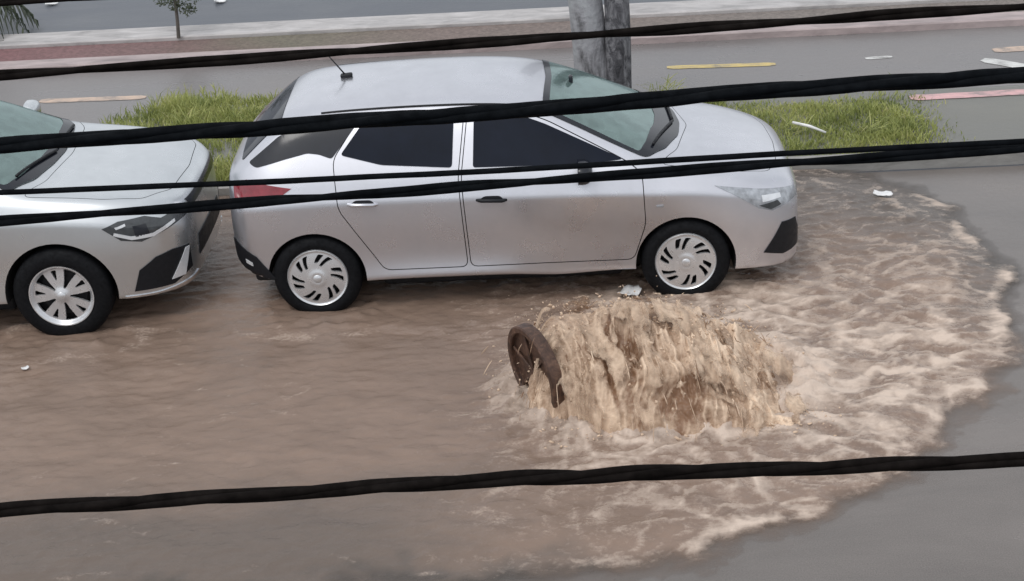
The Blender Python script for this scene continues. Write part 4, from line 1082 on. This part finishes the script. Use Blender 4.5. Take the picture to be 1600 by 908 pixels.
# thrown drops and lace of spray: uneven little blobs
def spray(n, fn, seed, lo, hi):
    g = np.random.default_rng(seed); V = []; F = []
    tb = bmesh.new(); bmesh.ops.create_icosphere(tb, subdivisions=1, radius=1); bv = np.array([v.co[:] for v in tb.verts]); bf = [tuple(v.index for v in f.verts) for f in tb.faces]; tb.free()
    for _ in range(n):
        c, st_ = fn(g); r = lo * (hi / lo) ** (g.random() ** 2.2)
        sc = np.array([1, 1, 1]) * r * g.uniform(.6, 1.5, 3); sc *= st_
        q = bv * sc * (1 + .25 * g.normal(0, 1, (len(bv), 1)))
        a = g.uniform(-.7, .7); R = np.array([[np.cos(a), 0, np.sin(a)], [0, 1, 0], [-np.sin(a), 0, np.cos(a)]])
        o = len(V); V += list(q @ R.T + c); F += [tuple(i + o for i in f) for f in bf]
    return V, F
def sp_front(g):
    uu = g.random() ** 1.1; i = int(uu * (nu - 1)); j = int(np.clip(g.normal(.72, .2), .05, .99) * (nv - 1))
    p = P[i, j] + np.array([g.normal(0, .02), -abs(g.normal(0, .05)), abs(g.normal(0, .03))]); return p, np.array([.8, .8, 1.7])
def sp_top(g):
    uu = np.clip(g.normal(.38, .25), .02, .95); i = int(uu * (nu - 1)); j = int(np.clip(g.normal(.42, .16), .05, .8) * (nv - 1))
    return P[i, j] + np.array([g.normal(0, .03), g.normal(.03, .05), abs(g.normal(0, .055))]), np.array([1.2, 1, 1])
def sp_left(g):
    return np.array([1.45 + g.normal(0, .14) + .12, -1.05 + g.normal(.05, .28), .06 + abs(g.normal(0, .10))]), np.array([1.3, 1, .9])
def sp_foot(g):
    return np.array([g.uniform(1.5, 3.3), -1.80 + g.normal(0, .10), .05 + abs(g.normal(0, .025))]), np.array([1.6, 1.2, .7])
sv = join_vf([spray(300, sp_front, 1, .003, .010), spray(900, sp_top, 2, .0018, .010), spray(700, sp_left, 3, .0018, .008), spray(260, sp_foot, 4, .003, .010)])
# falling and thrown streams: each a thin thread of water on its own arc
def streams(n, seed):
    g = np.random.default_rng(seed); parts = []; T_ = []
    for k in range(n):
        kind = g.random()
        if kind < .70:      # curtain over the front and right
            uu = np.clip(.06 + .72 * g.random() ** 1.15, .03, .85); tt = np.clip(g.normal(.52, .10), .3, .75)
            v = np.array([g.normal(.12 + .35 * uu, .22), -abs(g.normal(.75, .38)), abs(g.normal(.45, .40))])
        elif kind < .85:    # crest
            uu = np.clip(g.normal(.35, .22), .03, .8); tt = g.uniform(.3, .55)
            v = np.array([g.normal(.25, .5), g.normal(-.05, .45), abs(g.normal(.9, .4))])
        else:               # thrown to the left round the cover
            uu = g.uniform(.0, .10); tt = g.uniform(.15, .8)
            v = np.array([-abs(g.normal(.15, .3)), g.normal(.1, .45), abs(g.normal(.7, .5))])
        p0 = P[int(uu * (nu - 1)), int(tt * (nv - 1))] - np.array([0, 0, .02])
        t0 = 0.; disc = v[2] + math.sqrt(v[2] ** 2 + 2 * 9.8 * max(p0[2] - .03, .01)); tend = disc / 9.8
        a0 = g.uniform(0, .92) * tend; a1 = min(tend, a0 + g.uniform(.015, .075))
        m = 6; tq = np.linspace(a0, a1, m)
        c = p0 + np.outer(tq, v) + np.outer(tq ** 2, [0, 0, -4.9]); c += .006 * np.stack([fbm(tq * 14 + k, tq * 0 + i, 2, seed) for i in range(3)], -1)
        r = g.uniform(.0015, .0042) * (1.7 if g.random() < .14 else 1) * np.sin(np.pi * np.linspace(.06, .94, m)) ** .5 * (1 + .5 * fbm(np.linspace(0, 4, m) + k * 3.1, np.zeros(m), 2, seed + 1))
        v_, f_ = tube_mesh('s', c, list(np.maximum(r, .0008)), 5); parts.append((v_, f_)); T_ += [np.clip(g.normal(.50, .18), .1, .9)] * len(v_)
    V, F = join_vf(parts); return V, F, T_
V1, F1, T1 = streams(850, 11)
sv = join_vf([sv, (V1, F1)])
sm_ = mesh_np('spray', *sv, True); float_attr(sm_, 'foam', np.r_[np.full(len(sm_.vertices) - len(T1), .75), T1])
float_attr(sm_, 'shallow', np.zeros(len(sm_.vertices)))
spo = link('spray', sm_, M['gush'], gush); tag(spo, kind='stuff')

# ================================================================== MANHOLE COVER
def rust():
    m, nt, b = newmat('rusty_iron'); setp(b, (.1, .06, .045), .5, .25)
    n = noise(nt, 14, 6, .7, .6); r = ramp(nt, n.outputs['Fac'], [(.3, (.025, .016, .013)), (.5, (.085, .046, .032)), (.72, (.21, .12, .08))])
    nt.links.new(r.outputs[0], b.inputs['Base Color']); bump(nt, b, n.outputs['Fac'], .4, .01); return m
M['rust'] = rust()
cov = tag(empty('manhole_cover', (1.50, -1.42, .27)), 'round rusty iron manhole cover standing on edge, pushed up by the gushing water', 'manhole cover')
# underside faces the left (local -y turned to world -x)
Rm = Matrix.Rotation(rad(-7), 4, 'Y') @ Matrix.Rotation(rad(-90 + 28), 4, 'Z')
cov.matrix_world = Matrix.Translation((1.50, -1.42, .27)) @ Rm
Rc = .295
plate = grid_mesh('plate', lathe([(.0005, -.004), (Rc * .55, -.004), (Rc * .84, -.004), (Rc * .86, -.010), (Rc * .86, .03), (.0005, .03)], 72), True, ang=35)
link('plate', plate, M['rust'], cov)
ring = grid_mesh('rim', lathe([(Rc * .85, .035), (Rc * .85, -.030), (Rc * .87, -.038), (Rc * .97, -.038), (Rc, -.030), (Rc, .034), (Rc * .985, .042), (Rc * .87, .042), (Rc * .85, .022)], 72), True, ang=35)
link('rim', ring, M['rust'], cov)
for a in (0, 60, 120):
    bm = bmesh.new(); box_into(bm, (0, -.016, 0), (Rc * 1.66, .014, .022), None, .005)
    bmesh.ops.rotate(bm, verts=bm.verts, cent=(0, 0, 0), matrix=Matrix.Rotation(rad(a + 20), 3, 'Y'))
    for v in bm.verts: v.co.y += a * .00002
    bm_obj('rib', bm, M['rust'], cov)

# ================================================================== OVERHEAD CABLES (strung along the street between camera and cars)
M['cable'] = simple('cable_sheath', (.0035, .0045, .006), .75, 0, .4, 25, .2, spec=.06)
M['cable_brown'] = simple('cable_sheath_brown', (.006, .0045, .004), .75, 0, .5, 20, .25, spec=.06)
def cable(px, thick, strands, YW, label, mat, seed, loose=0.):
    p = [ypt(x, y, YW) for x, y in px]; p = np.array(p)
    d0 = (p[0] - p[1]) / np.linalg.norm(p[0] - p[1]); d1 = (p[-1] - p[-2]) / np.linalg.norm(p[-1] - p[-2])
    ext = [p[0] + d0 * k + np.array([0, 0, .006 * k * k]) for k in (12, 8, 5, 2.5, 1)]; ext2 = [p[-1] + d1 * k + np.array([0, 0, .006 * k * k]) for k in (1, 2.5, 5, 8, 12)]
    c = np.array(ext + list(p) + ext2); s = np.r_[0, np.cumsum(np.linalg.norm(np.diff(c, axis=0), axis=1))]
    n = 700; q = np.linspace(0, s[-1], n); C = np.stack([np.interp(q, s, c[:, i]) for i in range(3)], -1)
    for _ in range(25): C[1:-1] = (C[:-2] + 2 * C[1:-1] + C[2:]) / 4
    dist = np.linalg.norm(p.mean(0) - cc); R = thick * 1.15 / 2 / cf * dist
    parts = []
    for k in range(strands):
        w = 2 * np.pi * k / strands + q * 2 * np.pi / 1.25 * (1 if strands > 1 else 0) + 1.8 * fbm(q * .8, q * 0, 3, seed) + .5 * fbm(q * 1.5, q * 0 + k * 3, 2, seed + 2)
        off = R * (.48 if strands > 1 else 0) * (1 + loose * sstep(.1, .6, fbm(q * .7, q * 0 + 9 + k, 2, seed + k)))
        r = R * (.56 if strands > 1 else 1) * (1 + .10 * fbm(q * 3, q * 0 + k * 5, 3, seed + 3))
        cen = C + np.stack([q * 0, np.sin(w) * off, np.cos(w) * off * .8 + R * .22 * fbm(q * 3.1, q * 0 + 2, 3, seed + 8)], -1)
        parts.append(tube_mesh('c', cen, list(r), 8))
    o = link('overhead_cable', mesh_np('overhead_cable', *join_vf(parts)), mat)
    return tag(o, label, 'cable', 'black overhead cables crossing the view')
cable([(0, 118), (400, 91), (800, 63), (1200, 36), (1600, 10)], 16.5, 2, -6.3, 'black overhead cable crossing just above the hatchback roof', M['cable_brown'], 101)
cable([(0, 227), (400, 200), (800, 174), (1200, 141), (1600, 117)], 25, 3, -6.3, 'thick black overhead cable bundle crossing the hatchback side windows', M['cable'], 102, .25)
cable([(0, 301), (400, 285), (800, 266), (1200, 241), (1600, 221)], 8.5, 1, -6.34, 'thinnest black overhead cable, crossing the bottom edge of the hatchback windows', M['cable'], 103)
cable([(0, 346), (400, 316), (800, 286), (1200, 257), (1600, 231)], 17, 2, -6.26, 'black overhead cable crossing the red tail light and above the door handle', M['cable'], 104, .15)
cable([(0, 797), (400, 773), (800, 748), (1200, 733), (1600, 718)], 23, 3, -6.3, 'lowest black cable bundle, crossing the floodwater below the gush', M['cable_brown'], 105, .7)
cable([(0, 5), (300, -12), (800, -45), (1600, -100)], 11, 2, -6.3, 'black overhead cable cutting across the top left corner', M['cable_brown'], 106)

# ================================================================== LITTER
def scrap(name, p, size, rot, mat, label, cat, seed, group=None):
    g = np.random.default_rng(seed); n = 9
    a = np.linspace(-1, 1, n); A, B = np.meshgrid(a, a, indexing='ij')
    Z = .18 * fbm(A * 1.4 + seed, B * 1.4, 3, seed) + .12 * np.abs(A + .3 * B); k = 1 - .25 * np.abs(B) * (A > 0)
    Pp = np.stack([A * k * size[0] / 2, B * size[1] / 2 * (1 - .3 * A * A), Z * min(size) + .006], -1)
    Pb = Pp.copy(); Pb[..., 2] -= .004
    m1 = grid_mesh(name, Pp); o = link(name, m1, mat); sd_m = o.modifiers.new('s', 'SOLIDIFY'); sd_m.thickness = .004
    o.location = p; o.rotation_euler = (0, 0, rot); return tag(o, label, cat, group)
M['paper'] = simple('white_litter', (.74, .74, .74), .45, 0, .12, 20)
p = gpt(1380, 305, .05); scrap('litter', (p[0], p[1], .055), (.15, .09), -.3, M['paper'], 'white scrap of litter floating to the right of the hatchback headlight', 'litter', 3)
p = gpt(40, 577, .05); scrap('litter', (p[0], p[1], .055), (.05, .04), .4, M['paper'], 'tiny white scrap floating near the left edge of the floodwater', 'litter', 4)
p = gpt(985, 455, .08); scrap('litter', (p[0], p[1], .07), (.17, .14), .9, M['paper'], 'crumpled white scrap floating just behind the hatchback front wheel', 'litter', 8)
p = gpt(1425, 256, .0); scrap('litter', (p[0], p[1], .012), (.24, .05), 0, M['paper'], 'narrow white strip of litter lying at the foot of the kerb beside the grass', 'litter', 6)
p = gpt(82, 8); scrap('litter', (p[0], p[1], .012), (.16, .10), .2, M['paper'], 'pale scrap lying on the far road just right of the palm fronds', 'litter', 14)
p = gpt(345, 4); scrap('litter', (p[0], p[1], .012), (.14, .12), .5, M['paper'], 'pale scrap lying on the far road just right of the young sapling', 'litter', 15)
p = gpt(1265, 207, .12); V_, F_ = tube_mesh('s', [(p[0] - .14, p[1] + .05, .20), (p[0], p[1], .175), (p[0] + .13, p[1] - .05, .13)], [.012, .014, .010], 8)
tag(link('stick', mesh_np('stick', V_, F_), M['paper']), 'short pale stick lying in the grass ahead of the hatchback bonnet', 'stick')
S.view_settings.exposure = -0.05
